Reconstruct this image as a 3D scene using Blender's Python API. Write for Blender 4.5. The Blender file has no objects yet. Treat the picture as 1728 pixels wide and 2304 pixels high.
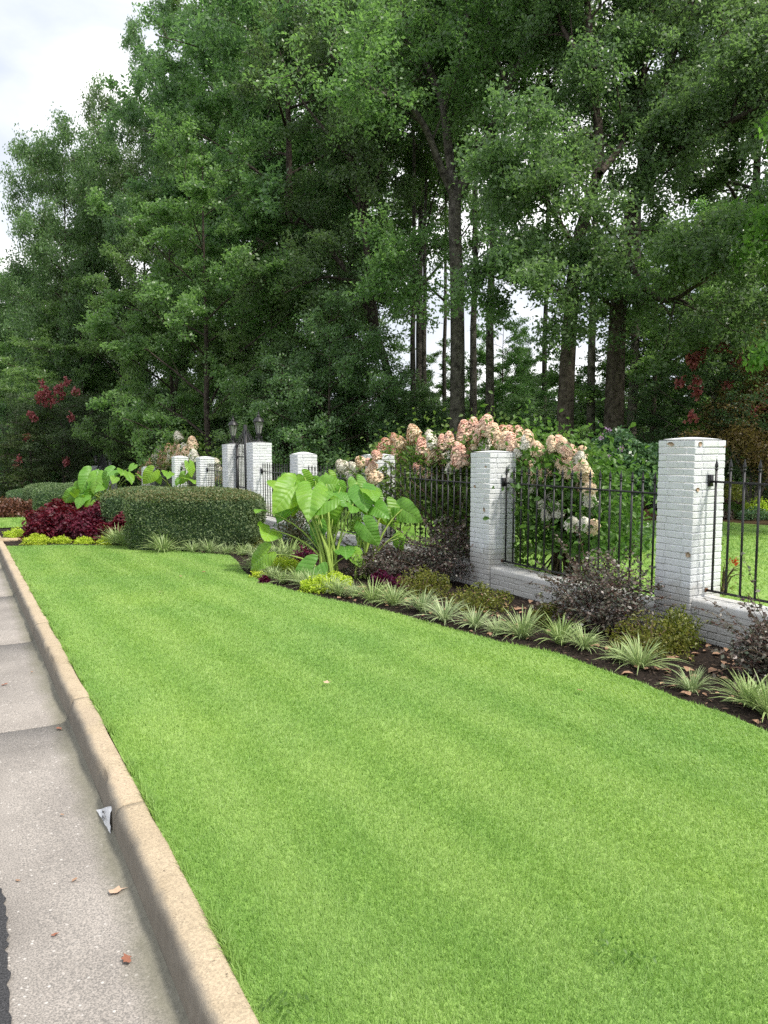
import bpy, bmesh, math, random
import numpy as np
from mathutils import Vector, Matrix
random.seed(7)
RNG = np.random.default_rng(7)
SC = bpy.context.scene
C = SC.collection
R = math.radians

# ------------------------------------------------------------------ camera, sky, sun, exposure
CZ, FPX, PITCH, YAW = 1.75, 1730.0, R(5.02), R(28.8)
cam = bpy.data.cameras.new('camera')
camo = bpy.data.objects.new('camera', cam); C.objects.link(camo)
camo.location = (0, 0, CZ)
camo.rotation_euler = (math.pi / 2 - PITCH, 0, -YAW)
cam.sensor_fit = 'HORIZONTAL'; cam.sensor_width = 36.0; cam.lens = 36.0 * FPX / 1728.0
cam.clip_start = 0.05; cam.clip_end = 2000
SC.camera = camo

SUN_EL, SUN_AZ = R(56), R(152)          # azimuth measured from +Y towards +X (behind the camera, to the right)
w = bpy.data.worlds.new('World'); SC.world = w; w.use_nodes = True
nt = w.node_tree; nt.nodes.clear()
def wn(t, **k):
    n = nt.nodes.new(t)
    for a, b in k.items(): setattr(n, a, b)
    return n
out = wn('ShaderNodeOutputWorld'); bg_sky = wn('ShaderNodeBackground'); bg_cl = wn('ShaderNodeBackground'); mixs = wn('ShaderNodeMixShader')
sky = wn('ShaderNodeTexSky', sky_type='NISHITA', sun_disc=False)
sky.sun_elevation = SUN_EL; sky.sun_rotation = SUN_AZ
bg_sky.inputs[1].default_value = 0.12
nt.links.new(sky.outputs[0], bg_sky.inputs[0])
tc = wn('ShaderNodeTexCoord'); mp = wn('ShaderNodeMapping')
mp.inputs['Location'].default_value = (3.1, 1.7, 0.4); mp.inputs['Scale'].default_value = (1, 1, 1.7)
nt.links.new(tc.outputs['Generated'], mp.inputs['Vector'])
n1 = wn('ShaderNodeTexNoise'); n1.inputs['Scale'].default_value = 2.6; n1.inputs['Detail'].default_value = 9; n1.inputs['Roughness'].default_value = 0.52
n1.inputs['Distortion'].default_value = 0.35
n2 = wn('ShaderNodeTexNoise'); n2.inputs['Scale'].default_value = 1.3; n2.inputs['Detail'].default_value = 7
for n in (n1, n2): nt.links.new(mp.outputs[0], n.inputs['Vector'])
cr = wn('ShaderNodeValToRGB')            # cloud body tone: grey-blue undersides to bright white
e = cr.color_ramp.elements
e[0].position = 0.40; e[0].color = (0.50, 0.545, 0.62, 1)
e[1].position = 0.585; e[1].color = (1.0, 1.0, 1.0, 1)
m = cr.color_ramp.elements.new(0.50); m.color = (0.62, 0.655, 0.71, 1)
nt.links.new(n1.outputs[0], cr.inputs[0]); nt.links.new(cr.outputs[0], bg_cl.inputs[0])
bg_cl.inputs[1].default_value = 0.92
cv = wn('ShaderNodeValToRGB'); cv.color_ramp.elements[0].position = 0.30; cv.color_ramp.elements[0].color = (.55,)*3 + (1,)
cv.color_ramp.elements[1].position = 0.44; cv.color_ramp.elements[1].color = (1, 1, 1, 1)
nt.links.new(n2.outputs[0], cv.inputs[0]); nt.links.new(cv.outputs[0], mixs.inputs[0])
nt.links.new(bg_sky.outputs[0], mixs.inputs[1]); nt.links.new(bg_cl.outputs[0], mixs.inputs[2]); nt.links.new(mixs.outputs[0], out.inputs[0])

sl = bpy.data.lights.new('sun', 'SUN'); sl.energy = 2.9; sl.angle = R(7); sl.color = (1.0, 0.95, 0.86)
so = bpy.data.objects.new('sun', sl); C.objects.link(so)
sd = Vector((math.sin(SUN_AZ) * math.cos(SUN_EL), math.cos(SUN_AZ) * math.cos(SUN_EL), math.sin(SUN_EL)))
so.rotation_euler = (-sd).to_track_quat('-Z', 'Y').to_euler(); so.location = sd * 60

vs = SC.view_settings; vs.view_transform = 'Standard'; vs.look = 'None'; vs.gamma = 1; vs.exposure = 0.80; vs.use_curve_mapping = False
cy = SC.cycles
cy.max_bounces = 5; cy.diffuse_bounces = 4; cy.glossy_bounces = 2; cy.transmission_bounces = 4; cy.volume_bounces = 0; cy.sample_clamp_indirect = 4; cy.transparent_max_bounces = 6
cy.caustics_reflective = False; cy.caustics_refractive = False
cy.use_denoising = False
cy.use_adaptive_sampling = True; cy.adaptive_threshold = 0.02

# ------------------------------------------------------------------ survey helpers (the place measured from the camera station)
def ray(px, py):
    a, b = (px - 864) / FPX, -(py - 1152) / FPX
    fw = np.array([math.sin(YAW) * math.cos(PITCH), math.cos(YAW) * math.cos(PITCH), -math.sin(PITCH)])
    rt = np.array([math.cos(YAW), -math.sin(YAW), 0.0]); up = np.cross(rt, fw)
    return fw + rt * a + up * b
def gz(Y):
    Y = np.asarray(Y, float)
    return -0.022 * np.clip(Y - 5, 0, 19) - 0.05 * np.clip(Y - 24, 0, 40)
def G(px, py, dz=0.0):                  # where a sight line meets the ground
    d = ray(px, py); lo, hi = 0.5, 200.0
    f = lambda t: CZ + d[2] * t - float(gz(d[1] * t)) - dz
    for _ in range(60):
        m_ = (lo + hi) / 2
        if f(m_) > 0: lo = m_
        else: hi = m_
    return np.array([0, 0, CZ]) + d * lo
def AX(px, py, X):                      # where a sight line meets the vertical plane x = X
    d = ray(px, py); return np.array([0, 0, CZ]) + d * (X / d[0])
def AD(px, py, dep):                    # point on a sight line at a horizontal depth
    d = ray(px, py); h = d[0] * math.sin(YAW) + d[1] * math.cos(YAW)
    return np.array([0, 0, CZ]) + d * (dep / h)
def base(px, dep):
    p = AD(px, 1000, dep); return np.array([p[0], p[1], float(gz(p[1]))])

# ------------------------------------------------------------------ mesh helpers
def mk(name, V, Fs, mat, parent=None, smooth=False, v=None, uv=None, link=True):
    me = mesh(name, V, Fs, mat, smooth, v, uv)
    return ob(name, me, parent) if link else me
def mesh(name, V, Fs, mat, smooth=False, v=None, uv=None):
    V = np.asarray(V, np.float32).reshape(-1, 3)
    if isinstance(Fs, np.ndarray): Fs = [Fs]
    Fs = [np.asarray(f, np.int32) for f in Fs if len(f)]
    me = bpy.data.meshes.new(name)
    me.vertices.add(len(V)); me.vertices.foreach_set('co', V.ravel())
    lv = np.concatenate([f.ravel() for f in Fs]); sizes = np.concatenate([np.full(len(f), f.shape[1], np.int32) for f in Fs])
    me.loops.add(len(lv)); me.loops.foreach_set('vertex_index', lv)
    me.polygons.add(len(sizes)); me.polygons.foreach_set('loop_start', np.concatenate([[0], np.cumsum(sizes)[:-1]]).astype(np.int32))
    if smooth: me.polygons.foreach_set('use_smooth', np.ones(len(sizes), bool))
    if uv is not None:
        l = me.uv_layers.new(name='UVMap'); l.data.foreach_set('uv', np.asarray(uv, np.float32)[lv].ravel())
    if v is not None:
        a = me.attributes.new('v', 'FLOAT', 'FACE'); a.data.foreach_set('value', np.asarray(v, np.float32))
    me.update(calc_edges=True)
    for m_ in (mat if isinstance(mat, (list, tuple)) else [mat]): me.materials.append(m_)
    return me
def ob(name, me, parent=None, loc=None, rot=None, scale=None):
    o = bpy.data.objects.new(name, me); C.objects.link(o)
    if parent is not None: o.parent = parent
    if loc is not None: o.location = loc
    if rot is not None: o.rotation_euler = rot
    if scale is not None: o.scale = scale if hasattr(scale, '__len__') else (scale,) * 3
    return o
def tag(o, label=None, cat=None, group=None, kind=None):
    if label: o['label'] = label
    if cat: o['category'] = cat
    if group: o['group'] = group
    if kind: o['kind'] = kind
    return o
def thing(name, label, cat, loc=(0, 0, 0), rz=0, group=None, scale=None):
    return tag(ob(name, None, None, [float(q) for q in loc], (0, 0, rz), scale), label, cat, group)
def copy_tree(o, parent=None):
    c = o.copy(); C.objects.link(c); c.parent = parent
    for ch in list(o.children): copy_tree(ch, c)
    return c
class Acc:
    def __init__(s): s.V = []; s.F = {}; s.n = 0; s.val = {}
    def add(s, V, F, v=0.5):
        V = np.asarray(V, float).reshape(-1, 3); F = np.asarray(F, int); k = F.shape[1]
        s.V.append(V); s.F.setdefault(k, []).append(F + s.n)
        s.val.setdefault(k, []).append(np.broadcast_to(np.asarray(v, float), (len(F),)))
        s.n += len(V); return s
    def out(s, name, mat, parent=None, smooth=False, link=True):
        ks = sorted(s.F)
        me = mesh(name, np.concatenate(s.V), [np.concatenate(s.F[k]) for k in ks], mat, smooth, np.concatenate([np.concatenate(s.val[k]) for k in ks]))
        return ob(name, me, parent) if link else me
def nrm(a):
    a = np.asarray(a, float); return a / (np.linalg.norm(a, axis=-1, keepdims=True) + 1e-9)
def tube(path, rad, k=6, cap=True):
    P = np.asarray(path, float); n = len(P); rad = np.broadcast_to(np.asarray(rad, float), (n,))
    T = nrm(np.gradient(P, axis=0)); a = np.array([0.31, 0.17, 0.94]) if abs(nrm(P[-1] - P[0])[2]) < .8 else np.array([0.94, 0.31, 0.1])
    U = nrm(np.cross(T, a)); W = np.cross(T, U)
    th = np.arange(k) * 2 * math.pi / k
    V = P[:, None] + rad[:, None, None] * (U[:, None] * np.cos(th)[None, :, None] + W[:, None] * np.sin(th)[None, :, None])
    i = np.arange(n - 1)[:, None] * k; j = np.arange(k)[None]; j2 = (j + 1) % k
    F = np.stack([i + j, i + j2, i + k + j2, i + k + j], -1).reshape(-1, 4)
    return V.reshape(-1, 3), F
BOXF = np.array([[0, 3, 2, 1], [4, 5, 6, 7], [0, 1, 5, 4], [1, 2, 6, 5], [2, 3, 7, 6], [3, 0, 4, 7]])
def box(x0, x1, y0, y1, z0, z1):
    return np.array([[x0, y0, z0], [x1, y0, z0], [x1, y1, z0], [x0, y1, z0], [x0, y0, z1], [x1, y0, z1], [x1, y1, z1], [x0, y1, z1]], float), BOXF
def lathe(prof, k=8, ph=0.0):
    p = np.asarray(prof, float); th = np.arange(k) * 2 * math.pi / k + ph
    V = np.stack([p[:, 0, None] * np.cos(th), p[:, 0, None] * np.sin(th), np.repeat(p[:, 1, None], k, 1)], -1).reshape(-1, 3)
    i = np.arange(len(p) - 1)[:, None] * k; j = np.arange(k)[None]; j2 = (j + 1) % k
    return V, np.stack([i + j, i + j2, i + k + j2, i + k + j], -1).reshape(-1, 4)
def cards(P, size, rng, up=0.6, asp=0.5, fold=0.12, droop=0.0, six=False):
    """leaf-shaped faces: diamond (4 verts) or pointed oval (6 verts) at points P"""
    n = len(P); L = np.broadcast_to(np.asarray(size, float), (n,)) * rng.uniform(.7, 1.25, n)
    N = nrm(nrm(rng.normal(size=(n, 3))) * (1 - up) + np.array([0, 0, up]))
    T = nrm(np.cross(N, rng.normal(size=(n, 3)))); T[:, 2] -= droop; T = nrm(T); B = nrm(np.cross(N, T)); N = np.cross(T, B)
    L = L[:, None]; W = L * asp / 2
    if not six:
        V = np.stack([P - T * L * .5, P - B * W + N * L * fold, P + T * L * .5, P + B * W + N * L * fold], 1)
        return V.reshape(-1, 3), (np.arange(n)[:, None] * 4 + np.arange(4)[None])
    V = np.stack([P - T * L * .5, P - T * L * .15 - B * W + N * L * fold, P + T * L * .2 - B * W * .8 + N * L * fold, P + T * L * .5 - N * L * .1,
                  P + T * L * .2 + B * W * .8 + N * L * fold, P - T * L * .15 + B * W + N * L * fold], 1).reshape(-1, 3)
    a = np.arange(n)[:, None] * 6
    return V, np.concatenate([a + np.array([[0, 1, 2, 3]]), a + np.array([[0, 3, 4, 5]])])
ORD = ['first', 'second', 'third', 'fourth', 'fifth', 'sixth', 'seventh', 'eighth', 'ninth', 'tenth', 'eleventh', 'twelfth', 'thirteenth', 'fourteenth',
       'fifteenth', 'sixteenth', 'seventeenth', 'eighteenth', 'nineteenth', 'twentieth']

# ------------------------------------------------------------------ materials
class N:
    def __init__(s, name):
        s.m = bpy.data.materials.new(name); s.m.use_nodes = True; s.t = s.m.node_tree; s.t.nodes.clear()
        s.o = s.n('ShaderNodeOutputMaterial')
    def n(s, t, ins=None, **k):
        q = s.t.nodes.new(t)
        for a, b in k.items(): setattr(q, a, b)
        for a, b in (ins or {}).items(): s.set(q, a, b)
        return q
    def set(s, q, a, b):
        if isinstance(b, bpy.types.NodeSocket): s.t.links.new(b, q.inputs[a])
        elif isinstance(b, (tuple, list)) and len(b) == 3 and q.inputs[a].type == 'RGBA': q.inputs[a].default_value = (*b, 1)
        else: q.inputs[a].default_value = b
    def noise(s, scale, detail=4, rough=.5, vec=None, dist=0.0):
        q = s.n('ShaderNodeTexNoise', {'Scale': scale, 'Detail': detail, 'Roughness': rough, 'Distortion': dist})
        s.set(q, 'Vector', vec if vec is not None else s.pos()); return q.outputs[0]
    def pos(s):
        if not hasattr(s, '_p'): s._p = s.n('ShaderNodeNewGeometry').outputs['Position']
        return s._p
    def obj(s):
        if not hasattr(s, '_o'): s._o = s.n('ShaderNodeTexCoord').outputs['Object']
        return s._o
    def ramp(s, f, *st):
        q = s.n('ShaderNodeValToRGB', {'Fac': f}); e = q.color_ramp.elements
        while len(e) < len(st): e.new(0.5)
        for i, (p, c) in enumerate(st):
            e[i].position = p; e[i].color = (*(c if hasattr(c, '__len__') else (c, c, c)), 1)
        return q.outputs[0]
    def mix(s, f, a, b, mode='MIX'):
        q = s.n('ShaderNodeMix', data_type='RGBA', blend_type=mode)
        for i, x in ((0, f), (6, a), (7, b)):
            if isinstance(x, bpy.types.NodeSocket): s.t.links.new(x, q.inputs[i])
            else: q.inputs[i].default_value = (*x, 1) if hasattr(x, '__len__') else x
        return q.outputs[2]
    def math(s, op, a, b=0.0):
        q = s.n('ShaderNodeMath', operation=op)
        for i, x in ((0, a), (1, b)):
            if isinstance(x, bpy.types.NodeSocket): s.t.links.new(x, q.inputs[i])
            else: q.inputs[i].default_value = x
        return q.outputs[0]
    def bump(s, h, st, d=1.0): return s.n('ShaderNodeBump', {'Height': h, 'Strength': st, 'Distance': d}).outputs[0]
    def surf(s, col, rough=.8, spec=.3, normal=None, metal=0.0, **k):
        b = s.n('ShaderNodeBsdfPrincipled', {'Base Color': col, 'Roughness': rough, 'Specular IOR Level': spec, 'Metallic': metal, **k})
        if normal is not None: s.set(b, 'Normal', normal)
        s.t.links.new(b.outputs[0], s.o.inputs[0]); return s.m
def leafmat(name, a, b, trans=.4, tcol=None, rough=.42, spec=.35, obvar=.25, patch=0.0):
    s = N(name); at = s.n('ShaderNodeAttribute', attribute_name='v').outputs['Fac']
    col = s.mix(at, a, b)
    if patch: col = s.mix(s.math('MULTIPLY', s.noise(patch, 3), .6), col, tuple(x * .55 for x in a))
    if obvar:
        rn = s.n('ShaderNodeObjectInfo').outputs['Random']
        f = s.math('ADD', s.math('MULTIPLY', rn, obvar), 1 - obvar / 2)
        col = s.n('ShaderNodeHueSaturation', {'Value': f, 'Color': col, 'Hue': s.math('ADD', s.math('MULTIPLY', rn, .03), .485)}).outputs[0]
    p = s.n('ShaderNodeBsdfPrincipled', {'Base Color': col, 'Roughness': rough, 'Specular IOR Level': spec})
    t = s.n('ShaderNodeBsdfTranslucent', {'Color': s.mix(1.0, col, tcol or (1.25, 1.45, .8), 'MULTIPLY')})
    mx = s.n('ShaderNodeMixShader', {0: trans}); s.t.links.new(p.outputs[0], mx.inputs[1]); s.t.links.new(t.outputs[0], mx.inputs[2])
    s.t.links.new(mx.outputs[0], s.o.inputs[0]); return s.m
M = {}
M['leaf_a'] = leafmat('foliage_dark_green', (.132, .215, .110), (.262, .395, .185), trans=.52, spec=.5, rough=.36, patch=.5)
M['leaf_b'] = leafmat('foliage_mid_green', (.148, .250, .104), (.290, .430, .172), trans=.52, spec=.5, rough=.36, patch=.5)
M['leaf_maple'] = leafmat('foliage_maple_green', (.155, .272, .110), (.300, .450, .182), trans=.52, spec=.5, rough=.36, patch=.6)
M['leaf_holly'] = leafmat('foliage_holly', (.100, .172, .088), (.202, .312, .146), trans=.48, rough=.32, spec=.5)
M['leaf_pine'] = leafmat('foliage_pine', (.08, .14, .06), (.15, .24, .10))
M['leaf_gum'] = leafmat('foliage_sweetgum', (.105, .215, .045), (.200, .320, .075), trans=.5)
M['leaf_crape'] = leafmat('foliage_crape_myrtle', (.06, .105, .055), (.12, .18, .085))
M['leaf_dogwood'] = leafmat('foliage_dogwood', (.050, .095, .030), (.10, .15, .05))
M['leaf_jmaple'] = leafmat('foliage_bronze_maple', (.16, .125, .050), (.26, .185, .080))
M['leaf_hedge'] = leafmat('foliage_clipped_hedge', (.085, .145, .070), (.215, .290, .140), trans=.3, rough=.5, spec=.25, obvar=.1)
M['leaf_hedge_tip'] = leafmat('foliage_hedge_new_growth', (.17, .18, .075), (.25, .24, .11), trans=.2, obvar=.1)
M['leaf_burg'] = leafmat('foliage_burgundy', (.060, .010, .017), (.165, .024, .040), trans=.3, tcol=(1.6, .6, .6), rough=.5, obvar=.1)
M['leaf_lime'] = leafmat('foliage_lime', (.38, .50, .035), (.55, .66, .08), trans=.3, obvar=.1)
M['leaf_loro'] = leafmat('foliage_loropetalum', (.058, .082, .050), (.170, .125, .115), trans=.25, tcol=(1.4, .8, .9), rough=.4, spec=.45, obvar=.15)
M['leaf_loro_green'] = leafmat('foliage_loropetalum_green', (.050, .070, .030), (.10, .09, .05), trans=.3, obvar=.15)
M['leaf_azalea'] = leafmat('foliage_azalea', (.095, .125, .020), (.215, .215, .042), trans=.3, obvar=.15)
M['leaf_hydr'] = leafmat('foliage_hydrangea', (.075, .150, .030), (.140, .230, .055), trans=.4, obvar=.1)
M['leaf_sharon'] = leafmat('foliage_althea', (.045, .110, .050), (.110, .200, .090), trans=.25, rough=.35, spec=.45, obvar=.1)
M['leaf_pinkhedge'] = leafmat('foliage_pink_hedge', (.10, .045, .045), (.17, .08, .07), trans=.25)
M['leaf_red'] = leafmat('foliage_red_coleus', (.06, .010, .035), (.13, .018, .06), trans=.3, tcol=(1.4, .6, .6))
M['leaf_brown'] = leafmat('foliage_bronze_bedding', (.10, .045, .025), (.16, .07, .04), trans=.2)
M['bark'] = (lambda s: s.surf(s.ramp(s.noise(9, 6, .65), (.35, (.028, .022, .018)), (.62, (.115, .095, .078))), .95, .1,
             s.bump(s.noise(22, 5, .7), .8, .04)))(N('bark_dark'))
M['bark_grey'] = (lambda s: s.surf(s.ramp(s.noise(5, 7, .65), (.36, (.036, .032, .027)), (.64, (.175, .16, .135))), .95, .1,
             s.bump(s.noise(20, 5, .7), .8, .04)))(N('bark_lichen_grey'))
M['stem'] = N('green_stem').surf((.26, .36, .07), .5, .4)
M['stem_brown'] = N('brown_stem').surf((.10, .07, .045), .8, .2)
M['crape_red'] = leafmat('crape_myrtle_flower', (.34, .10, .10), (.46, .17, .17), trans=.3, tcol=(1.2, .7, .7), obvar=0)
M['purple'] = leafmat('pale_purple_petals', (.35, .20, .42), (.45, .30, .5), obvar=0)
M['rose_red'] = leafmat('rose_petals', (.50, .07, .03), (.6, .12, .05), obvar=0)
def blossom(name, a, b):
    s = N(name); at = s.n('ShaderNodeAttribute', attribute_name='v').outputs['Fac']
    col = s.mix(at, a, b)
    p = s.n('ShaderNodeBsdfPrincipled', {'Base Color': col, 'Roughness': .6, 'Specular IOR Level': .2}); t = s.n('ShaderNodeBsdfTranslucent', {'Color': col})
    mx = s.n('ShaderNodeMixShader', {0: .3}); s.t.links.new(p.outputs[0], mx.inputs[1]); s.t.links.new(t.outputs[0], mx.inputs[2]); s.t.links.new(mx.outputs[0], s.o.inputs[0]); return s.m
M['hyd_pink'] = blossom('hydrangea_pink_petals', (.95, .81, .63), (.95, .60, .50))
M['hyd_peach'] = blossom('hydrangea_peach_petals', (.95, .86, .65), (.95, .72, .53))
M['hyd_cream'] = blossom('hydrangea_cream_petals', (.95, .94, .84), (.95, .89, .80))
# large taro leaf: pale midrib and slanting side veins in the leaf's own surface
s = N('taro_leaf'); uvn = s.n('ShaderNodeUVMap'); sx = s.n('ShaderNodeSeparateXYZ', {0: uvn.outputs[0]})
ay = s.math('ABSOLUTE', sx.outputs[1]); q = s.math('SUBTRACT', sx.outputs[0], s.math('MULTIPLY', ay, .5))
ve = s.math('PINGPONG', q, .055)
vein = s.math('MAXIMUM', s.math('LESS_THAN', ve, .0045), s.math('LESS_THAN', ay, .010))
rn = s.n('ShaderNodeObjectInfo').outputs['Random']
bc = s.mix(s.math('SMOOTHSTEP' if False else 'MULTIPLY', s.noise(5, 3), rn), (.125, .320, .050), (.33, .52, .045))
col = s.mix(s.math('MULTIPLY', vein, .42), bc, (.36, .55, .20))
hgt = s.math('MULTIPLY', s.math('PINGPONG', q, .055), 1.0)
p = s.n('ShaderNodeBsdfPrincipled', {'Base Color': col, 'Roughness': .42, 'Specular IOR Level': .4, 'Normal': s.bump(hgt, .55, .16)})
t = s.n('ShaderNodeBsdfTranslucent', {'Color': s.mix(1.0, col, (2.0, 1.6, .6), 'MULTIPLY')})
mx = s.n('ShaderNodeMixShader', {0: .42}); s.t.links.new(p.outputs[0], mx.inputs[1]); s.t.links.new(t.outputs[0], mx.inputs[2]); s.t.links.new(mx.outputs[0], s.o.inputs[0])
M['taro'] = s.m
# striped strap leaf: cream margins
s = N('striped_strap_leaf'); uvn = s.n('ShaderNodeUVMap'); sx = s.n('ShaderNodeSeparateXYZ', {0: uvn.outputs[0]})
ed = s.math('GREATER_THAN', s.math('ABSOLUTE', s.math('SUBTRACT', sx.outputs[0], .5)), .20)
rn = s.n('ShaderNodeObjectInfo').outputs['Random']
col = s.mix(ed, (.10, .215, .060), s.mix(rn, (.56, .62, .36), (.46, .56, .20)))
p = s.n('ShaderNodeBsdfPrincipled', {'Base Color': col, 'Roughness': .45, 'Specular IOR Level': .35}); t = s.n('ShaderNodeBsdfTranslucent', {'Color': col})
mx = s.n('ShaderNodeMixShader', {0: .25}); s.t.links.new(p.outputs[0], mx.inputs[1]); s.t.links.new(t.outputs[0], mx.inputs[2]); s.t.links.new(mx.outputs[0], s.o.inputs[0])
M['strap'] = s.m
# grass blades, soil under them
def grass_col(s):
    sp_ = s.n('ShaderNodeSeparateXYZ', {0: s.pos()}); wv = s.math('SINE', s.math('ADD', s.math('MULTIPLY', s.math('ADD', sp_.outputs[0], s.math('MULTIPLY', sp_.outputs[1], .03)), 10.5), s.math('MULTIPLY', s.noise(.9, 2), 3.0)))
    st = s.n('ShaderNodeMapping', {'Vector': s.pos(), 'Rotation': (0, 0, R(-20)), 'Scale': (1.0, .35, 1)}).outputs[0]
    f = s.noise(1.3, 4, .55, st); g = s.noise(.5, 3, .5)
    a = s.mix(s.ramp(f, (.30, 0.0), (.70, 1.0)), (.205, .372, .085), (.300, .458, .115))
    a = s.mix(s.math('ADD', s.math('MULTIPLY', wv, .24), .24), a, (.37, .52, .17))
    return s.mix(s.ramp(g, (.46, 0.0), (.66, .55)), a, (.215, .385, .105))
s = N('grass_blades'); at = s.n('ShaderNodeAttribute', attribute_name='v').outputs['Fac']
col = s.mix(1.0, grass_col(s), s.ramp(at, (0, (.84, .87, .86)), (.85, (1.08, 1.05, 1.08)), (1, (1.35, 1.2, 1.6))), 'MULTIPLY')
p = s.n('ShaderNodeBsdfPrincipled', {'Base Color': col, 'Roughness': .5, 'Specular IOR Level': .3}); t = s.n('ShaderNodeBsdfTranslucent', {'Color': s.mix(1.0, col, (1.3, 1.25, .7), 'MULTIPLY')})
mx = s.n('ShaderNodeMixShader', {0: .4}); s.t.links.new(p.outputs[0], mx.inputs[1]); s.t.links.new(t.outputs[0], mx.inputs[2]); s.t.links.new(mx.outputs[0], s.o.inputs[0])
M['grass'] = s.m
s = N('turf'); col = s.mix(.25, grass_col(s), s.ramp(s.noise(120, 2), (.35, (.08, .12, .03)), (.65, (.26, .38, .09))))
M['turf'] = s.surf(col, .95, .1, s.bump(s.noise(160, 2), .6, .02))
s = N('forest_floor'); col = s.ramp(s.noise(3.5, 8, .7), (.3, (.030, .022, .014)), (.55, (.075, .050, .028)), (.75, (.05, .07, .022)))
M['floor'] = s.surf(col, 1, .05, s.bump(s.noise(12, 6, .7), .7, .08))
s = N('bark_mulch'); col = s.ramp(s.noise(48, 5, .7), (.32, (.010, .008, .007)), (.6, (.050, .036, .027)), (.78, (.11, .075, .05)))
M['mulch'] = s.surf(col, .95, .15, s.bump(s.noise(60, 5, .75), 1.0, .04))
s = N('mulch_chip'); col = s.ramp(s.n('ShaderNodeAttribute', attribute_name='v').outputs['Fac'], (.0, (.010, .008, .007)), (.7, (.05, .036, .028)), (1, (.14, .09, .06)))
M['chip'] = s.surf(col, .9, .2)
def deadleaf(name, a, b):
    s = N(name); return s.surf(s.mix(s.noise(60, 3), a, b), .8, .2)
M['dead_brown'] = deadleaf('dead_leaf_brown', (.22, .12, .07), (.42, .27, .18)); M['dead_red'] = deadleaf('dead_leaf_red', (.20, .075, .045), (.32, .15, .10))
M['dead_tan'] = deadleaf('dead_leaf_tan', (.42, .28, .19), (.58, .42, .31))
# painted brick
def paint(name, a, b):
    s = N(name); n = s.noise(38, 6, .6); g = s.noise(3.2, 5, .6)
    col = s.mix(s.ramp(g, (.45, 0.0), (.75, .8)), a, b)
    col = s.mix(s.ramp(s.noise(9, 6, .7), (.60, 0.0), (.78, .5)), col, (.50, .50, .42))
    zz = s.n('ShaderNodeSeparateXYZ', {0: s.pos()}).outputs[2]                       # soil splash low down, mildew and drip runs
    spl = s.ramp(s.math('ADD', zz, s.math('MULTIPLY', s.noise(7, 5, .65), -.55)), (.0, .55), (.18, 0.0)); col = s.mix(spl, col, (.34, .31, .26))
    dv_ = s.n('ShaderNodeMapping', {'Vector': s.pos(), 'Scale': (14, 14, 1.2)}).outputs[0]
    col = s.mix(s.ramp(s.noise(1.0, 4, .6, dv_), (.60, 0.0), (.75, .30)), col, (.47, .48, .42))
    h = s.math('ADD', s.math('MULTIPLY', n, .6), s.noise(120, 3, .6))
    return s.surf(col, .55, .35, s.bump(h, .55, .012))
M['paint'] = paint('white_painted_brick', (.74, .76, .78), (.66, .67, .66))
M['paint_old'] = paint('weathered_white_brick', (.74, .75, .74), (.60, .60, .54))
M['mortar'] = paint('painted_mortar_joint', (.68, .69, .70), (.58, .58, .56))
M['bare'] = (lambda s: s.surf(s.ramp(s.noise(55, 4), (.3, (.30, .21, .14)), (.7, (.52, .40, .29))), .9, .1, s.bump(s.noise(90, 3), .4, .01)))(N('bare_brick'))
M['iron'] = (lambda s: s.surf(s.mix(s.noise(25, 3), (.010, .010, .011), (.022, .021, .022)), .42, .5))(N('black_iron'))
M['rust'] = N('rusty_iron').surf((.16, .08, .04), .9, .1)
s = N('lantern_glass'); gb = s.n('ShaderNodeBsdfTransparent', {'Color': (.62, .64, .62)}); gl = s.n('ShaderNodeBsdfGlossy', {'Color': (.9, .9, .9), 'Roughness': .12})
dfs = s.n('ShaderNodeBsdfDiffuse', {'Color': (.5, .5, .48)})
m1 = s.n('ShaderNodeMixShader', {0: .22}); s.t.links.new(gb.outputs[0], m1.inputs[1]); s.t.links.new(gl.outputs[0], m1.inputs[2])
m2 = s.n('ShaderNodeMixShader', {0: .4}); s.t.links.new(m1.outputs[0], m2.inputs[1]); s.t.links.new(dfs.outputs[0], m2.inputs[2]); s.t.links.new(m2.outputs[0], s.o.inputs[0])
M['glass'] = s.m
# concrete and asphalt
s = N('gutter_concrete')
vo = s.n('ShaderNodeTexVoronoi', {'Vector': s.pos(), 'Scale': 60.0}); pick = s.ramp(vo.outputs['Color'], (.80, 0.0), (.86, 1.0)); near = s.ramp(vo.outputs['Distance'], (.28, 1.0), (.42, 0.0))
col = s.ramp(s.noise(1.7, 6, .6), (.3, (.272, .260, .246)), (.7, (.40, .383, .362)))
col = s.mix(.55, col, s.ramp(s.noise(140, 3, .7), (.38, (.06, .05, .045)), (.62, (.66, .60, .56))), 'OVERLAY')
col = s.mix(s.math('MULTIPLY', pick, near), col, (.52, .49, .46))
xs = s.n('ShaderNodeSeparateXYZ', {0: s.pos()}).outputs[0]
stain = s.math('MULTIPLY', s.ramp(s.math('ADD', xs, s.math('MULTIPLY', s.noise(4, 4), .12)), (.50, 0.0), (.60, 1.0)), .75)
col = s.mix(stain, col, s.mix(s.noise(30, 4), (.10, .098, .07), (.24, .23, .17)))
M['gutter'] = s.surf(col, .9, .15, s.bump(s.noise(150, 3, .7), .45, .008))
s = N('kerb_concrete')
col = s.ramp(s.noise(2.2, 6, .6), (.3, (.44, .372, .275)), (.7, (.58, .50, .385)))
col = s.mix(.5, col, s.ramp(s.noise(110, 3, .7), (.34, (.17, .14, .11)), (.66, (.6, .55, .48))), 'OVERLAY')
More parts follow.
